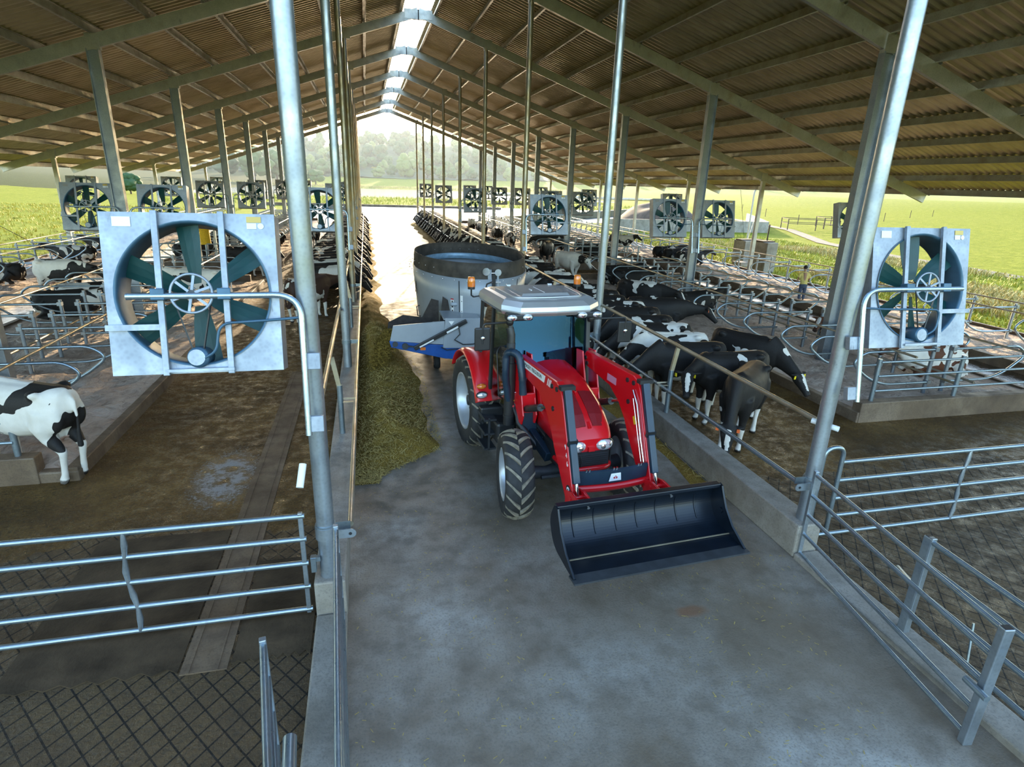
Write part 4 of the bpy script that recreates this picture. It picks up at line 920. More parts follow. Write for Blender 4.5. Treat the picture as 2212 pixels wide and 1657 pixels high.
# ------------------------------------------------------------------ feed piles
def feed_pile(name, label, side, y0, y1, wfun, hfun, nx, ny, straw):
    """strip pile against a curb: side=+1 grows toward +X from the left curb"""
    xs = -.39 if side > 0 else 5.17; m = MB()
    def H(u, y):
        c_ = .42; q = max(0, 1-abs((u-c_)/(c_ if u < c_ else 1-c_))**1.7)
        return hfun(y)*q*(1+.22*noise.noise((u*3, y*1.6, 2)))
    def fn(u, v):
        y = y0+(y1-y0)*v; wd = wfun(y)*(1+.14*noise.noise((y*1.1, 3, side)))
        x = xs+side*wd*u
        z = max(.002, H(u, y) + .05*noise.noise((x*5, y*5, 7))*min(1, hfun(y)*6)*(1 if 0 < u < 1 else 0) + .025*noise.noise((x*17, y*17, 1))*min(1, hfun(y)*5))
        if u in (0, 1) or v in (0, 1): z = .002
        return (x, y, z)
    m.grid(nx, ny, fn); o = tag(m.build(name, FEED), label, 'feed', None, 'stuff')
    s2 = MB(); rnd = random.Random(int(y0*10)+side)
    for _ in range(straw):
        y = y0+(y1-y0)*rnd.random()**1.3; u = rnd.random()*1.12; wd = wfun(y); x = xs+side*wd*u
        z = (H(min(1, u), y) if u < 1 else 0)+.015+.03*rnd.random(); a = rnd.uniform(0, 2*pi); l = rnd.uniform(.02, .06); el = rnd.uniform(-.5, .6)
        d = Vector((cos(a)*cos(el), sin(a)*cos(el), sin(el)))*l; n_ = Vector((-sin(a), cos(a), rnd.uniform(-.6, .6))).normalized()*rnd.uniform(.003, .006)
        p = Vector((x, y, z)); s2.add([p-d-n_, p+d-n_*.6, p+d+n_*.6, p-d+n_], [(0,1,2,3)])
    st = s2.build('loose_straw', STRAW, o); st['kind'] = 'stuff'
    return o
feed_pile('feed_pile', 'long mound of chopped yellow brown feed along the left feed rail', 1, 8.35, 17.2, lambda y: .35+1.02*sm(8.35, 9.6, y)-.35*sm(13.5, 17, y), lambda y: .40*sm(8.4, 9.9, y)+.16*sm(12.6, 14.4, y), 26, 190, 9000)
feed_pile('feed_strip', 'low strip of feed in front of the cows at the far left feed rail', 1, 17.0, 65.5, lambda y: .95-.25*sm(17, 24, y)+.12*sin(y*1.7), lambda y: .34-.16*sm(17, 22, y), 10, 330, 1500)
feed_pile('feed_strip', 'low strip of feed along the right curb beside the mixer and under the far cows', -1, 6.9, 65.5, lambda y: .32+.35*sm(12, 30, y)+.1*sin(y*1.3), lambda y: .05+.14*sm(18, 30, y), 10, 330, 1500)
# feed tumbling off the conveyor
m = MB(); rnd = random.Random(5)
for _ in range(5200):
    t = rnd.random(); y = 13.1+.75*rnd.random(); x = .46-.36*t**.7+rnd.gauss(0, .05+.05*t); z = 1.10-.72*t**1.6+rnd.gauss(0, .03)
    a = rnd.uniform(0, 2*pi); el = rnd.uniform(-1.3, 1.3); l = rnd.uniform(.015, .05); d = Vector((cos(a)*cos(el), sin(a)*cos(el), sin(el)))*l
    n_ = d.orthogonal().normalized()*rnd.uniform(.004, .012); p = Vector((x, y-.35*t*rnd.random(), max(.1, z))); m.add([p-d-n_, p+d-n_, p+d+n_, p-d+n_], [(0,1,2,3)])
tag(m.build('falling_feed', FEED), 'stream of feed tumbling off the mixer conveyor onto the pile', 'feed', None, 'stuff')
# rust stain and loose bits of straw on the alley floor
m = MB(); rnd = random.Random(9)
for _ in range(2600):
    x, y = rnd.uniform(-.3, 5.1), rnd.uniform(1.5, 16)
    if noise.noise((x*.7, y*.7, 5)) < -.15: continue
    a = rnd.uniform(0, 2*pi); l = rnd.uniform(.008, .026); d = Vector((cos(a)*l, sin(a)*l, 0)); n_ = Vector((-sin(a), cos(a), 0))*rnd.uniform(.002, .005)
    p = Vector((x, y, .003)); m.add([p-d-n_, p+d-n_, p+d+n_, p-d+n_], [(0,1,2,3)])
tag(m.build('floor_straw', STRAW), 'loose bits of straw scattered over the alley concrete', 'straw', None, 'stuff')
# ------------------------------------------------------------------ cattle
def remeshed(mb, name, vox, it=4):
    me = mb.mesh(name+'_raw'); o = bpy.data.objects.new('tmp', me); COL.objects.link(o)
    r = o.modifiers.new('r', 'REMESH'); r.mode = 'VOXEL'; r.voxel_size = vox
    s_ = o.modifiers.new('s', 'SMOOTH'); s_.iterations = it; s_.factor = .55
    dg = bpy.context.evaluated_depsgraph_get(); dg.update()
    out = bpy.data.meshes.new_from_object(o.evaluated_get(dg)); out.name = name
    bpy.data.objects.remove(o); bpy.data.meshes.remove(me)
    out.polygons.foreach_set('use_smooth', [True]*len(out.polygons)); return out
def cow_mesh(name, head='up', turn=0, swing=0, lie=False, vox=.026, tail_up=0):
    m = MB(); dz = -.60 if lie else 0
    def ell(x, zc, hw, hh, n=20, e=.82):
        q = []
        for k in range(n):
            a = 2*pi*k/n; c_, s_ = cos(a), sin(a)
            q.append((x, hw*math.copysign(abs(c_)**e, c_), zc+dz+hh*math.copysign(abs(s_)**e, s_)))
        return q
    m.loft([ell(*t) for t in ((-.92,1.20,.07,.10),(-.86,1.16,.19,.24),(-.72,1.11,.265,.32),(-.52,1.08,.295,.35),(-.25,1.04,.32,.385),(.0,1.02,.345,.41),(.25,1.03,.335,.41),(.45,1.07,.285,.385),(.62,1.11,.22,.335),(.78,1.13,.16,.26),(.88,1.15,.09,.15))])
    m.tube([(-.86,0,1.37+dz), (-.2,0,1.395+dz), (.45,0,1.43+dz)], [.05,.05,.06], 8)                  # spine
    for s in (-1, 1): m.sph((-.56, s*.24, 1.36+dz), (.10,.07,.06)); m.sph((-.66, s*.17, 1.02+dz), (.24,.12,.26))
    feet = []
    if not lie:
        for s in (-1, 1):
            sw = swing*s
            P = [(-.60,s*.16,1.10),(-.56,s*.19,.86),(-.60+sw*.4,s*.17,.68),(-.76+sw*.8,s*.155,.49),(-.72+sw,s*.15,.30),(-.70+sw,s*.15,.13),(-.66+sw,s*.15,.05)]
            m.tube(P, [.17,.15,.105,.060,.045,.048,.055], 12, ell=[(1,1.25)]*2+[(1,1)]*5); feet.append(P[-1])
            m.tube([(-.70+sw,s*.15,.08),(-.64+sw,s*.15,.0)], [.055,.068], 10)
            sw = -swing*s
            P = [(.54,s*.16,1.05),(.50,s*.17,.80),(.49+sw*.3,s*.155,.60),(.51+sw*.7,s*.15,.40),(.50+sw*.95,s*.15,.24),(.50+sw,s*.15,.12),(.53+sw,s*.15,.05)]
            m.tube(P, [.15,.115,.075,.062,.043,.047,.054], 12); feet.append(P[-1])
            m.tube([(.51+sw,s*.15,.07),(.56+sw,s*.15,.0)], [.053,.066], 10)
    else:
        for s in (-1, 1):
            m.tube([(-.6,s*.25,.42),(-.42,s*.42,.22),(-.70,s*.40,.10),(-.40,s*.44,.07)], [.18,.14,.07,.055], 10)
            m.tube([(.52,s*.2,.40),(.66,s*.24,.14),(.50,s*.26,.07)], [.13,.085,.06], 10)
    if not lie:
        m.sph((-.44, 0, .70), (.20,.16,.15))
        for s in (-1, 1): m.tube([(-.40,s*.08,.62),(-.40,s*.08,.53)], [.025,.018], 6); m.tube([(-.52,s*.08,.62),(-.52,s*.08,.53)], [.025,.018], 6)
    # neck and head
    nb = Vector((.70, 0, 1.18+dz))
    if head == 'up': d1, nl, hd, hl = Vector((.80,0,.42)), .62, Vector((.86,0,-.52)), .50
    elif head == 'mid': d1, nl, hd, hl = Vector((.98,0,.02)), .66, Vector((.70,0,-.72)), .50
    elif head == 'eat': d1, nl, hd, hl = Vector((.88,0,-.52)), .68, Vector((.66,0,-.75)), .50
    else: d1, nl, hd, hl = Vector((.62,0,-.72)), .66, Vector((.40,0,-.92)), .50
    Rz = Matrix.Rotation(turn*.55, 3, 'Z'); Rz2 = Matrix.Rotation(turn, 3, 'Z')
    d1 = Rz @ d1.normalized(); hd = Rz2 @ hd.normalized(); poll = nb + d1*nl
    sidev = hd.cross(Vector((0,0,1))).normalized() if abs(hd.z) < .97 else (Rz2 @ Vector((0,-1,0))); upv = sidev.cross(hd)
    m.tube([nb-d1*.22-Vector((0,0,.02)), nb+d1*.1, nb+d1*nl*.55, poll-d1*.02], [.25,.20,.145,.115], 14, ell=[(1.25,.75),(1.3,.7),(1.25,.72),(1.05,.85)])
    m.tube([poll-hd*.05, poll+hd*.08, poll+hd*.24, poll+hd*.40, poll+hd*hl], [.105,.125,.100,.076,.070], 14, ell=[(1,.95),(1.1,.95),(1.05,.85),(.95,.9),(.85,1.05)])
    for s in (-1, 1):
        e0 = poll + sidev*s*.09 + upv*.05; e1 = poll + sidev*s*.27 + upv*.05 - hd*.02
        m.tube([e0, e0*.5+e1*.5, e1], [.030,.062,.022], 10, ell=[(.8,1),(.45,1.1),(.5,1)])
        m.sph(tuple(poll+hd*.15+sidev*s*.095+upv*.05), .030, 8, 6)
    # tail
    m.tube([(-.86,0,1.34+dz),(-.96,0,1.26+dz),(-.985,.02,1.0+dz*.9),(-.96,.03,.72+dz*.6),(-.95,.03,.55+dz*.35)], [.04,.030,.026,.034,.05], 8)
    me = remeshed(m, name, vox)
    ca = me.color_attributes.new('zones', 'FLOAT_COLOR', 'POINT')
    nose = poll + hd*hl; brow = poll + hd*.10 + upv*.10
    buf = []
    for v in me.vertices:
        p = v.co; pink = 0.0; wht = 0.0; dk = 0.0
        if (p-nose).length < .10: dk = .8*(1-(p-nose).length/.10) + .2
        for s in (-1, 1):
            if (p-(poll+hd*.15+sidev*s*.115+upv*.055)).length < .034: dk = 1
        if not lie:
            if p.z < .055: dk = .85
            elif p.z < .56: wht = min(.75, (.56-p.z)*1.5)
            if (Vector((p.x+.44, p.y, p.z-.64))).length < .21 and p.z < .66 and abs(p.y) < .18: pink = .85
            if p.z < .76 and abs(p.y) < .25 and -.4 < p.x < .4: wht = max(wht, .10)
        hb = (p-brow); t = hb.dot(hd); lat = abs(hb.dot(sidev))
        if -.06 < t < .3 and lat < .045-.1*abs(t-.08)*.8 and (p-poll).dot(upv) > .02: wht = .5
        elif (p-poll).length < .5 and (p-nb).dot(d1) > nl*.6: wht = -.14
        buf += [pink, wht, dk, 1]
    ca.data.foreach_set('color', buf); me.materials.append(COAT); me['nose'] = list(nose); me['poll'] = list(poll); me['side'] = list(sidev); me['upv'] = list(upv)
    return me
CM = {k: cow_mesh('cow_'+k, **a) for k, a in dict(stand=dict(head='up'), look=dict(head='mid', turn=.35), mid=dict(head='mid'), gaze=dict(head='mid', turn=1.0), eat=dict(head='eat'), eat2=dict(head='eat', turn=.3, swing=.07), low=dict(head='low', turn=.3, swing=.05), walk=dict(head='mid', swing=.16), walk2=dict(head='eat', swing=.14), lie=dict(head='up', lie=True), lie2=dict(head='up', turn=.6, lie=True)).items()}
TAGY, TAGO = plain('yellow ear tag', (.85,.65,.02), .4), plain('orange ear tag', (.85,.16,.04), .4)
crnd = random.Random(21)
def cow(kind, x, y, deg, label, group=None, white=None, z=0, sc=1, brown=0, tags=None):
    o = bpy.data.objects.new('dairy_cow', CM[kind]); COL.objects.link(o); o.location = (x, y, z); o.rotation_euler = (0, 0, rad(deg)); o.scale = (sc,)*3
    wt = crnd.choice((.50,.53,.56,.58,.60)) if white is None else white
    o.color = (wt, brown, 0, 1); tag(o, label, 'cow', group)
    if tags:
        me = CM[kind]; P, sv, uv = Vector(me['poll']), Vector(me['side']), Vector(me['upv'])
        for s in (-1, 1):
            c_ = P + sv*s*.17 + uv*.03; q = MB(); q.box((0,0,0), (.05,.012,.065)); t = q.build('ear_tag', tags, o); t.location = c_ + (.05)*Vector((1, 0, 0)).normalized()*1.0 - Vector((0,0,.035)); t.rotation_euler = (0,0,rad(90))
    return o
# white levels: the coat threshold, low = mostly white
def face(x, y, tx, ty): return math.degrees(atan2(ty-y, tx-x))
# near right group
cow('low', 6.62, 8.85, face(7.05, 9.3, 6.05, 8.4), 'black cow with white lower legs and an orange ear tag, nearest in the right lane', None, .66, tags=TAGO)
cow('walk2', 8.30, 11.25, face(8.05, 12.0, 8.7, 10.1), 'black cow with yellow ear tags lowering its head over the right stall curb', None, .60, tags=TAGY)
cow('gaze', 6.95, 9.9, face(7.9, 9.95, 5.9, 9.7), 'black cow with a white blaze down its face, behind the right feed rail', None, .60, tags=TAGY)
cow('eat', 6.45, 10.72, 182, 'black cow with head down beside the nearest short rail post on the right curb', None, .63)
cow('eat2', 6.5, 11.55, 181, 'mostly white cow with black spots, behind the right feed rail', None, .46)
cow('eat', 6.62, 12.50, 179, 'black and white cow behind the tractor mirror at the right feed rail', None, .47)
cow('eat2', 6.60, 13.35, 183, 'dark cow at the right feed rail beside the second round post', None, .62)
cow('eat', 6.75, 14.35, 184, 'black cow standing at the right feed rail just past the second round post', None, .60)
cow('eat2', 6.70, 15.25, 178, 'black cow with white patches on its back, behind the tractor cab at right', None, .50)
cow('mid', 8.25, 15.6, face(7.5, 16.0, 9.0, 15.2), 'black cow with a thin white shoulder stripe, facing the right stalls', None, .60, tags=TAGO)
cow('mid', 9.15, 18.6, face(8.6, 19.4, 9.8, 17.7), 'black cow walking down beside the right stall loops', None, .61)
for k, (x, y, d) in enumerate(((6.75, 16.2, 180), (6.9, 17.1, 176), (6.8, 18.1, 184), (6.6, 19.05, 180), (6.75, 20.0, 178), (6.65, 20.9, 183), (6.7, 21.8, 179), (6.6, 22.7, 181), (6.8, 23.6, 176), (6.65, 24.5, 182), (6.9, 25.6, 185))):
    cow(('eat', 'eat2', 'mid')[k % 3], x-.2, y, d, 'black and white cow at the right feed rail, in the row beside the mixer wagon', 'cows at the right rail beside the mixer', .50 if k in (3, 5, 6, 9) else .57)
cow('walk', 9.45, 27.4, face(9.1, 28.4, 9.8, 26.5), 'white cow with small black specks walking in the right cross lane', None, .40)
cow('stand', 9.9, 32.6, -120, 'dark cow with a white flank patch, behind the white speckled cow', None, .585)
cow('walk', 11.6, 37.0, 178, 'big dark cow standing under the far right feed post fan', None, .60)
k = 0; y = 27.0
while y < 65:
    cow(('eat', 'eat2')[k % 2], 6.32+crnd.uniform(-.08, .12), y, 180+crnd.uniform(-6, 6), 'black and white cow with its head through the far right feed rail', 'cows feeding along the far right rail'); y += crnd.uniform(.76, .98); k += 1
for x, y, d, kd in ((9.3, 39.2, 265, 'mid'), (9.2, 43, 90, 'walk'), (9.0, 48, 95, 'mid'), (9.1, 53.5, 85, 'walk')):
    cow(kd, x, y, d, 'cow standing loose in the lane behind the far right feeding row', 'loose cows in the far right lane')
for x, y, d in ((11.3, 26.0, 0), (11.4, 24.6, 0), (11.35, 19.1, 0), (13.9, 34.4, 180), (14.0, 35.8, 180)):
    cow(('lie', 'lie2')[int(y) % 2], x, y-.30, d, 'dark cow lying between the pipe loops of the right double row', 'cows lying in the right double row', .62, z=.19)
cow('stand', 16.6, 37.6, -60, 'white cow with black side bars standing in the far right lane', None, .47)
for x, y in ((18.6, 33.4), (18.7, 32.0), (18.6, 34.8)):
    cow('lie', x, y+.0, 0, 'black cow lying in the outer right row near the far end', 'cows lying in the outer right row', .63, z=.17)
cow('lie2', 13.75, 14.1, 180, 'brown and white cow lying behind the right columns', None, .55, z=.19, brown=1)
cow('lie', 13.8, 11.35, 180, 'brown and white cow lying behind the big right fan', None, .52, z=.19, brown=1)
# left side
cow('stand', -5.15, 9.60, face(-4.6, 9.2, -6.2, 10.0), 'white cow with black patches and its rear toward the lane, at the left edge', None, .455, z=.03, sc=1.04)
cow('mid', -10.75, 24.2, face(-11.7, 24.6, -9.6, 23.9), 'white cow with black patches walking on the far left lane', None, .47)
cow('lie', -8.95, 20.25, 0, 'black and white cow lying in the left double row', None, .55, z=.19)
cow('lie2', -8.9, 21.6, 0, 'white and black cow lying beside another in the left double row', None, .49, z=.19)
cow('stand', -5.5, 21.25, 180, 'white cow with black spots half out of its stall, behind the big left fan', None, .44, z=.08)
cow('stand', -10.6, 17.6, 175, 'dark cow rump cut off by the left picture edge', None, .64)
for x, y, d in ((-13.9, 33.0, 180), (-14.0, 26.7, 180), (-13.95, 37.1, 180), (-13.9, 23.95, 180)):
    cow('lie', x, y, d, 'black and white cow lying in the outer left row', 'cows lying in the outer left row', .55, z=.17)
for x, y, d, kd in ((-8.9, 34.1, 0, 'lie'), (-9.0, 38.2, 0, 'lie2'), (-6.0, 36.8, 180, 'lie'), (-6.1, 40.95, 180, 'lie2'), (-8.9, 42.3, 0, 'lie'), (-6.0, 32.7, 180, 'lie')):
    cow(kd, x, y, d, 'cow lying in the far block of the left double row', 'cows lying in the far left double row', .56, z=.19)
cow('walk', -5.5, 29.2, 20, 'dark cow crossing the left cross lane', None, .61)
cow('mid', -1.95, 20.1, 48, 'brown black cow seen from behind, between the first left feed posts', None, .60, brown=.35)
cow('look', -3.4, 41.0, -92, 'black and white cow facing this way in the far left lane', None, .56)
cow('walk', -3.75, 35.2, -70, 'dark cow strolling in the left lane behind the feeding row', None, .60)
k = 0; y = 22.4
while y < 65:
    near = y < 29
    cow(('eat', 'eat2')[k % 2], -1.50+crnd.uniform(-.12, .08), y, crnd.uniform(-6, 6), 'black and white cow feeding through the left rail, %s of the row' % ('near part' if near else 'far part'), 'cows feeding along the left rail, %s' % ('near' if near else 'far'), (.47 if k in (2, 3, 5) else .60) if near else None); y += crnd.uniform(.86, 1.0); k += 1
# ------------------------------------------------------------------ the farm worker
PX, PY = 17.85, 21.2
def person():
    m = MB(); lean = .22
    def P(x, y, z): return (x+max(0, z-.85)*lean, y, z)
    # body skin: head, neck, forearms, hands
    m.sph(P(.03, 0, 1.60), (.098, .078, .12), 16, 12); m.sph(P(.125, 0, 1.58), (.022,.014,.02), 8, 6); m.tube([P(0,0,1.38), P(.02,0,1.54)], [.06,.055], 12)
    for s in (-1, 1): m.sph(P(.03, s*.08, 1.60), (.022,.012,.032), 8, 6)
    m.tube([P(0,0,.80), P(0,0,1.36)], [.10,.12], 14, ell=[(1,1.2)]*2)
    for s in (-1, 1):
        m.tube([P(0,s*.14,1.34), P(.02,s*.23,1.16), P(.16,s*.26,1.0), P(.36,s*.17,.98)], [.05,.046,.038,.028], 10)
        m.tube([P(0,s*.08,.86), P(.02,s*.09,.5), P(0,s*.09,.12), P(.0,s*.09,.05)], [.075,.06,.045,.045], 10)
        h = Vector(P(.40,s*.16,.975)); m.sph(tuple(h), (.045,.022,.038), 10, 8)
        for k in range(4): m.tube([h+Vector((.02,0,.024-.016*k)), h+Vector((.055,-s*.02,.024-.016*k)), h+Vector((.045,-s*.045,.02-.016*k))], [.010,.009,.008], 6)
        m.tube([h+Vector((.0,0,.03)), h+Vector((.03,-s*.025,.045))], [.010,.009], 6)
    b = remeshed(m, 'person_body', .012, 3); b.materials.append(plain('skin', (.33,.18,.11), .6))
    r = bpy.data.objects.new('person', b); COL.objects.link(r)
    m = MB()
    def E(x, z, a, c_, n=18): return [P(x+a*cos(2*pi*k/n), c_*sin(2*pi*k/n), z) for k in range(n)]
    m.loft([E(0,.82,.125,.175), E(0,.95,.125,.165), E(.01,1.12,.125,.18), E(.01,1.28,.125,.205), E(.0,1.36,.10,.19), E(.0,1.42,.07,.10)])
    for s in (-1, 1): m.tube([P(0,s*.15,1.35), P(.01,s*.215,1.22), P(.03,s*.245,1.12)], [.075,.070,.066], 12)
    sh_ = remeshed(m, 'shirt', .014, 3); sh_.materials.append(plain('yellow shirt cloth', (.62,.50,.16), .85, 0, .15, 9)); so_ = bpy.data.objects.new('shirt', sh_); COL.objects.link(so_); so_.parent = r
    m = MB(); m.loft([E(0,.66,.135,.175), E(0,.80,.13,.175), E(0,.90,.12,.165)])
    for s in (-1, 1): m.tube([(0,s*.085,.80), (.02,s*.095,.46), (0,s*.095,.10)], [.105,.078,.066], 12)
    tr = remeshed(m, 'jeans', .014, 3); tr.materials.append(plain('denim', (.05,.07,.12), .85, 0, .25, 12)); to_ = bpy.data.objects.new('jeans', tr); COL.objects.link(to_); to_.parent = r
    m = MB(); m.sph(P(.0,0,1.635), (.102,.088,.105), 16, 10); m.build('hair', plain('dark hair', (.015,.012,.010), .8), r)
    m = MB()
    for s in (-1, 1): m.sph((.05, s*.095, .05), (.13,.05,.055), 12, 8)
    m.build('boot', BLK, r)
    return r
pr = person(); pr.location = (PX, PY, .12); pr.rotation_euler = (0, 0, rad(65)); pr.scale = (.86,)*3
tag(pr, 'person in a yellow shirt and jeans seen from behind, raking the outer right stalls', 'person')
r = empty('rake', (PX, PY, .12), rad(65)); r.scale = (.86,)*3; tag(r, 'long handled yellow rake held by the person in the yellow shirt', 'rake')
m = MB(); m.tube([(.36, -.20, 1.12), (.52, -.1, .86), (1.1, .42, .1)], .018, 8); m.build('handle', YELLOW, r)
m = MB(); m.bar((.95, .58, .08), (1.25, .26, .08), .03, .05); m.build('rake_head', DGREY, r)
# yellow cow brush
r = empty('cow_brush', (-7.7, 31.6, .3)); tag(r, 'yellow bristle cow brush hanging by the left stalls', 'cow brush')
m = MB(); m.cyl((0,0,.95), (0,0,1.75), .30, .27, 22); m.build('bristles', plain('yellow bristles', (.75,.45,.02), .8, 0, .35, 40, .8, 60), r)
m = MB(); m.cyl((0,0,1.72), (0,0,2.2), .04, n=10); m.bar((0,0,2.2), (.5,0,2.2), .08,.08); m.bar((.5,0,2.2), (.5,0,.3), .1,.1); m.build('mount', G_BEAM, r)
# ------------------------------------------------------------------ beyond the barn
trnd = random.Random(3)
def crown_mesh(name, seed, n=16, spread=1.0, tall=1.0):
    rn = random.Random(seed); m = MB()
    for k in range(n):
        a = rn.uniform(0, 2*pi); h = rn.random(); rr = (1-abs(h-.42)*1.25)*.36*spread*sqrt(rn.random())
        q = rn.uniform(.13, .24); c_ = (rr*cos(a), rr*sin(a), (.24+.62*h)*tall)
        bm = bmesh.new(); bmesh.ops.create_icosphere(bm, subdivisions=3, radius=q)
        for v in bm.verts:
            f = 1+.30*noise.noise(v.co*9+Vector((k*3.1, seed, 0)))+.22*noise.noise(v.co*24+Vector((0, k, seed))); v.co *= f
        m.add([(v.co.x+c_[0], v.co.y+c_[1], v.co.z*.9+c_[2]) for v in bm.verts], [tuple(v.index for v in f.verts) for f in bm.faces], True); bm.free()
    return m
crowns = [crown_mesh('c', 11, 18), crown_mesh('c', 12, 15, 1.15), crown_mesh('c', 13, 20, .85, 1.1), crown_mesh('c', 14, 14, 1.25, .9)]
proto = []
for k, (mb, mt) in enumerate(zip(crowns, (LEAF, LEAF2, LEAF3, LEAF))):
    me = mb.mesh('tree_crown'); me.materials.append(mt); proto.append(me)
tm = MB(); tm.tube([(0,0,-.05), (0,0,.2), (.02,0,.42), (.0,.02,.6)], [.035,.026,.02,.012], 8); trunk_me = tm.mesh('trunk'); trunk_me.materials.append(BARK)
def tree(x, y, h, k, label, group=None, trunk=False, wd=1.0, sink=.0):
    o = bpy.data.objects.new('tree', proto[k]); COL.objects.link(o); o.location = (x, y, tz(x, y)-sink); o.scale = (h*wd, h*wd, h); o.rotation_euler = (0, 0, trnd.uniform(0, 6.28)); tag(o, label, 'tree', group)
    if trunk: t = bpy.data.objects.new('trunk', trunk_me); COL.objects.link(t); t.parent = o
    return o
def azd(a, d): return d*sin(rad(a)), d*cos(rad(a))
for a, d, h, k, wd, lab in ((-9.2, 352, 19, 0, 1.1, 'tall dark tree beyond the pond, left of the feed posts'), (-11.2, 372, 15, 2, 1.2, 'broad dark tree beyond the pond, farthest left of the group'), (-7.4, 362, 16, 0, 1.1, 'rounded tree beyond the pond just left of the front post'),
                        (-4.25, 350, 9.5, 3, 1.25, 'small reddish round tree on the meadow edge'), (3.55, 446, 17, 1, 1.0, 'pale tall tree in front of the wooded hill'), (1.25, 440, 8, 1, 1.3, 'small pale bush tree at the foot of the wooded hill'), (5.6, 452, 13, 0, 1.1, 'mid green tree at the foot of the wooded hill behind the right posts'),
                        (-18.4, 150, 4.2, 2, 1.3, 'lone dark tree on the left hillside')):
    x, y = azd(a, d); tree(x, y, h, k, lab, None, True, wd)
n = 0; tp = [azd(3.55, 446), azd(1.25, 440), azd(5.6, 452)]
for _ in range(9000):
    if n >= 270: break
    x = trnd.uniform(-190, 330); y = 436+200*trnd.random()**1.25
    if noise.noise((x*.02, y*.02, 4)) < -.35: continue
    if any((x-a)**2+(y-b)**2 < 12**2 for a, b in tp): continue
    tp.append((x, y)); tree(x, y, trnd.uniform(9, 14.5), trnd.choice((0, 0, 1, 2, 2, 3)), 'leafy tree among the woods covering the hazy hill', 'trees on the wooded hill', False, trnd.uniform(.85, 1.1), 1.5); n += 1
# haze over the pond and the hill
m = MB(); m.box((60, 560, 38), (1000, 840, 90)); hz = m.build('haze', bpy.data.materials.new('valley haze')); tag(hz, kind='structure')
hm = hz.data.materials[0]; hm.use_nodes = True; t_ = hm.node_tree; t_.nodes.remove(t_.nodes['Principled BSDF'])
vs = t_.nodes.new('ShaderNodeVolumeScatter'); vs.inputs['Color'].default_value = (.80, .90, 1, 1); vs.inputs['Density'].default_value = HAZE; vs.inputs['Anisotropy'].default_value = .35
t_.links.new(vs.outputs[0], t_.nodes['Material Output'].inputs['Volume'])
# concrete bunker walls, pile, lane and odds and ends on the right
r = empty('bunker_wall', (0, 0, 0)); tag(r, 'low pale concrete bunker wall beyond the right stalls', 'wall')
m = MB(); m.bar((26, 62.6, .50), (45.6, 61.8, .50), .22, 1.25); m.build('front_wall', CURB, r)
m = MB(); m.bar((45.6, 61.8, .50), (58, 84, .50), .22, 1.25); m.build('side_wall', CURB, r)
m = MB(); m.grid(30, 22, lambda u, v: (34.5+9.5*u, 68+18*v, tz(0, 0)+2.6*max(0, 1-((u-.5)**2+(v-.5)**2)*4)**.8*(1+.25*noise.noise((u*5, v*5, 1))))); tag(m.build('spoil_heap', plain('brown heap', (.085,.058,.04), .95, 0, .4, 1.2, .8, 4)), 'big brown heap behind the concrete bunker wall', 'heap', None, 'stuff')
m = MB(); m.box((34, 94, -.17), (46, 38, .12)); struct('bunker_slab', m, plain('wet slab', (.30,.29,.27), .28, 0, .2, .3))
m = MB(); m.bar((14, 66.5, .4), (64, 118, .4), .9, .9); tag(m.build('earth_bank', plain('bank', (.14,.12,.07), .95, 0, .3, .8)), 'straight low bank running behind the far right stalls', 'bank')
m = MB(); m.cyl((34, 214, .7), (92, 178, .7), .4, n=12); tag(m.build('pipeline', G_RAIL), 'long grey pipeline across the far right field', 'pipe')
m = MB(); Q = [(60, 95), (52, 66), (43.5, 50), (41, 40), (39.4, 28), (38.6, 14), (38, -10)]
V = []
for x, y in Q: V += [(x-.8, y, tz(x, y)+.05), (x+.8, y, tz(x, y)+.05)]
m.add(V, [(2*i, 2*i+1, 2*i+3, 2*i+2) for i in range(len(Q)-1)]); struct('farm_track', m, plain('gravel track', (.115,.10,.08), .95, 0, .25, 2))
def fpost(x, y, h, r_=.05, lab='thin wooden fence post along the right pasture track', grp='pasture fence posts'):
    m = MB(); m.cyl((0,0,0), (0,0,h), r_, n=8); return tag(m.build('fence_post', BARK, None, (x, y, tz(x, y)-.05)), lab, 'post', grp)
for k, (x, y) in enumerate(((47.3, 42), (53, 58.5), (43.6, 30), (41.5, 18), (61, 76), (70, 96), (80, 118), (66, 70), (84, 84), (104, 98), (125, 112))): fpost(x, y, 1.45)
r = empty('cattle_pen', (51.6, 66, 0)); tag(r, 'small open pipe pen standing in the grass beyond the right stalls', 'pen')
m = MB()
for dx, dy in ((0,0), (3.4,-.9), (5.2,-2.8), (1.6,3.4), (7.0,1.9)): m.cyl((dx,dy,-.1), (dx,dy,1.35), .06, n=8)
m.build('pen_post', BARK, r)
m = MB()
for a, b in (((0,0),(3.4,-.9)), ((3.4,-.9),(5.2,-2.8)), ((0,0),(1.6,3.4)), ((1.6,3.4),(7.0,1.9)), ((7.0,1.9),(5.2,-2.8))):
    for z in (.75, 1.3): m.bar((*a, z), (*b, z), .05, .07)
m.build('pen_rail', BARK, r)
r = empty('cattle_pen', (59.5, 69, 0)); tag(r, 'second open pipe pen, farther along the right pasture track', 'pen')
m = MB()
for dx, dy in ((0,0), (3.2,.9), (2.2,4.2), (5.4,5.0)): m.cyl((dx,dy,-.1), (dx,dy,1.4), .06, n=8)
m.build('pen_post', BARK, r)
m = MB()
for a, b in (((0,0),(3.2,.9)), ((3.2,.9),(5.4,5.0)), ((2.2,4.2),(5.4,5.0)), ((0,0),(2.2,4.2))): m.bar((*a, 1.35), (*b, 1.35), .05, .07)
m.build('pen_rail', BARK, r)
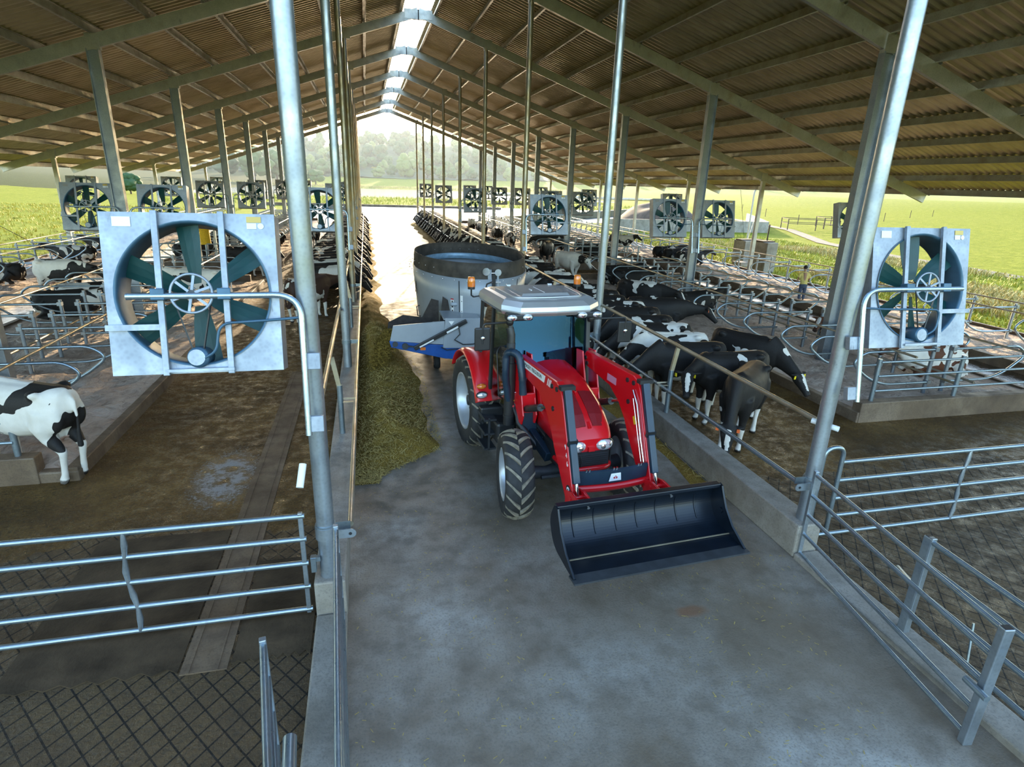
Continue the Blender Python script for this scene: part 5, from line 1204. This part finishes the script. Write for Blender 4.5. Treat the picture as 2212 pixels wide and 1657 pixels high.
r = empty('bent_pole', (29.6, 42.4, 0)); tag(r, 'tall thin pole bent over at the top outside the right eave', 'pole')
m = MB(); m.tube(fillet([(0,0,-.2), (0,0,5.0), (1.3,-.9,5.05)], .9, 8), .07, 10); m.build('pole', G_BEAM, r)
for lab, x, y, w_, d_, h_ in (('square concrete trough block beside the right eave columns', 24.6, 35.0, 1.5, 1.1, 1.5), ('narrow concrete block beside the fourth right eave column', 23.0, 31.2, .8, 1.4, 1.75), ('flat concrete slab lying by the right trough block', 23.2, 33.4, .9, .8, .3)):
    m = MB(); m.box((0,0,h_/2-.1), (w_, d_, h_)); b_ = m.build('concrete_block', CURB, None, (x, y, 0), .12, .03); tag(b_, lab, 'block')
    if h_ > 1: 
        q = MB(); q.box((0, 0, h_-.06), (w_*1.15, d_*.5, .07)); q.cyl((w_*.2,0,h_-.1), (w_*.22,0,h_+.9), .04, n=8); q.build('cover_board', BARK, b_)
# guy wires under the eaves
for lab, a, b in (('thin guy wire at the left eave', (-15.2, 24, 4.6), (-12.6, 30, .4)), ('thin guy wire beside the bent pole at right', (26.4, 39.5, 4.6), (29.4, 42.3, .3)), ('thin guy wire on the other side of the bent pole', (32.2, 45, 4.2), (29.7, 42.5, .5))):
    m = MB(); m.cyl(a, b, .012, n=5); tag(m.build('guy_wire', BLK), lab, 'wire')
# left field: bare posts
for k, (x, y) in enumerate(((-17.6, 27.0), (-17.7, 31.8), (-17.8, 22.5))): fpost(x, y, 2.3, .09, 'dark wooden post outside the left stalls', 'posts outside the left stalls')
# grass
def tufts(name, label, n, xr, yr, mt, hh, seed, dens=None):
    rn = random.Random(seed); m = MB(); c_ = 0
    while c_ < n:
        x = rn.uniform(*xr); y = rn.uniform(*yr)
        if x > 24 and 58 < y < 66: continue
        if dens and dens(x, y) < .55+rn.random()*.3: continue
        c_ += 1; z0 = tz(x, y)-.02; V = []; F = []
        for k in range(5):
            a = rn.uniform(0, 6.28); h = hh*rn.uniform(.5, 1.25); b = .05+.05*rn.random(); px, py = x+rn.gauss(0,.10), y+rn.gauss(0,.10); l = h*.5
            dx, dy = cos(a)*l, sin(a)*l; wx, wy = -sin(a)*b*.35, cos(a)*b*.35; i = len(V)
            V += [(px-wx,py-wy,z0), (px+wx,py+wy,z0), (px+dx*.4+wx*.7,py+dy*.4+wy*.7,z0+h*.7), (px+dx*.4-wx*.7,py+dy*.4-wy*.7,z0+h*.7), (px+dx,py+dy,z0+h)]; F += [(i,i+1,i+2,i+3), (i+3,i+2,i+4)]
        m.add(V, F)
    tag(m.build(name, mt), label, 'grass', None, 'stuff')
dn = lambda x, y: .5+noise.noise((x*.12, y*.12, 2))
tufts('grass', 'bright long grass growing along the right side of the barn', 6500, (21.8, 40), (9, 62), BLADE, .20, 1)
tufts('grass', 'dry brown rank grass between the right stalls and the track', 2600, (25, 38.5), (12, 60), BLADE_D, .36, 2, dn)
tufts('grass', 'sunlit long grass on the slope left of the barn', 6500, (-62, -16.8), (16, 95), BLADE_G, .24, 3)
tufts('grass', 'grass on the bank between the barn apron and the pond', 3000, (-35, 60), (110, 168), BLADE, .5, 4)
tufts('grass', 'tall grass along the far shore of the pond', 2600, (-70, 110), (331, 345), BLADE_D, 1.1, 5)
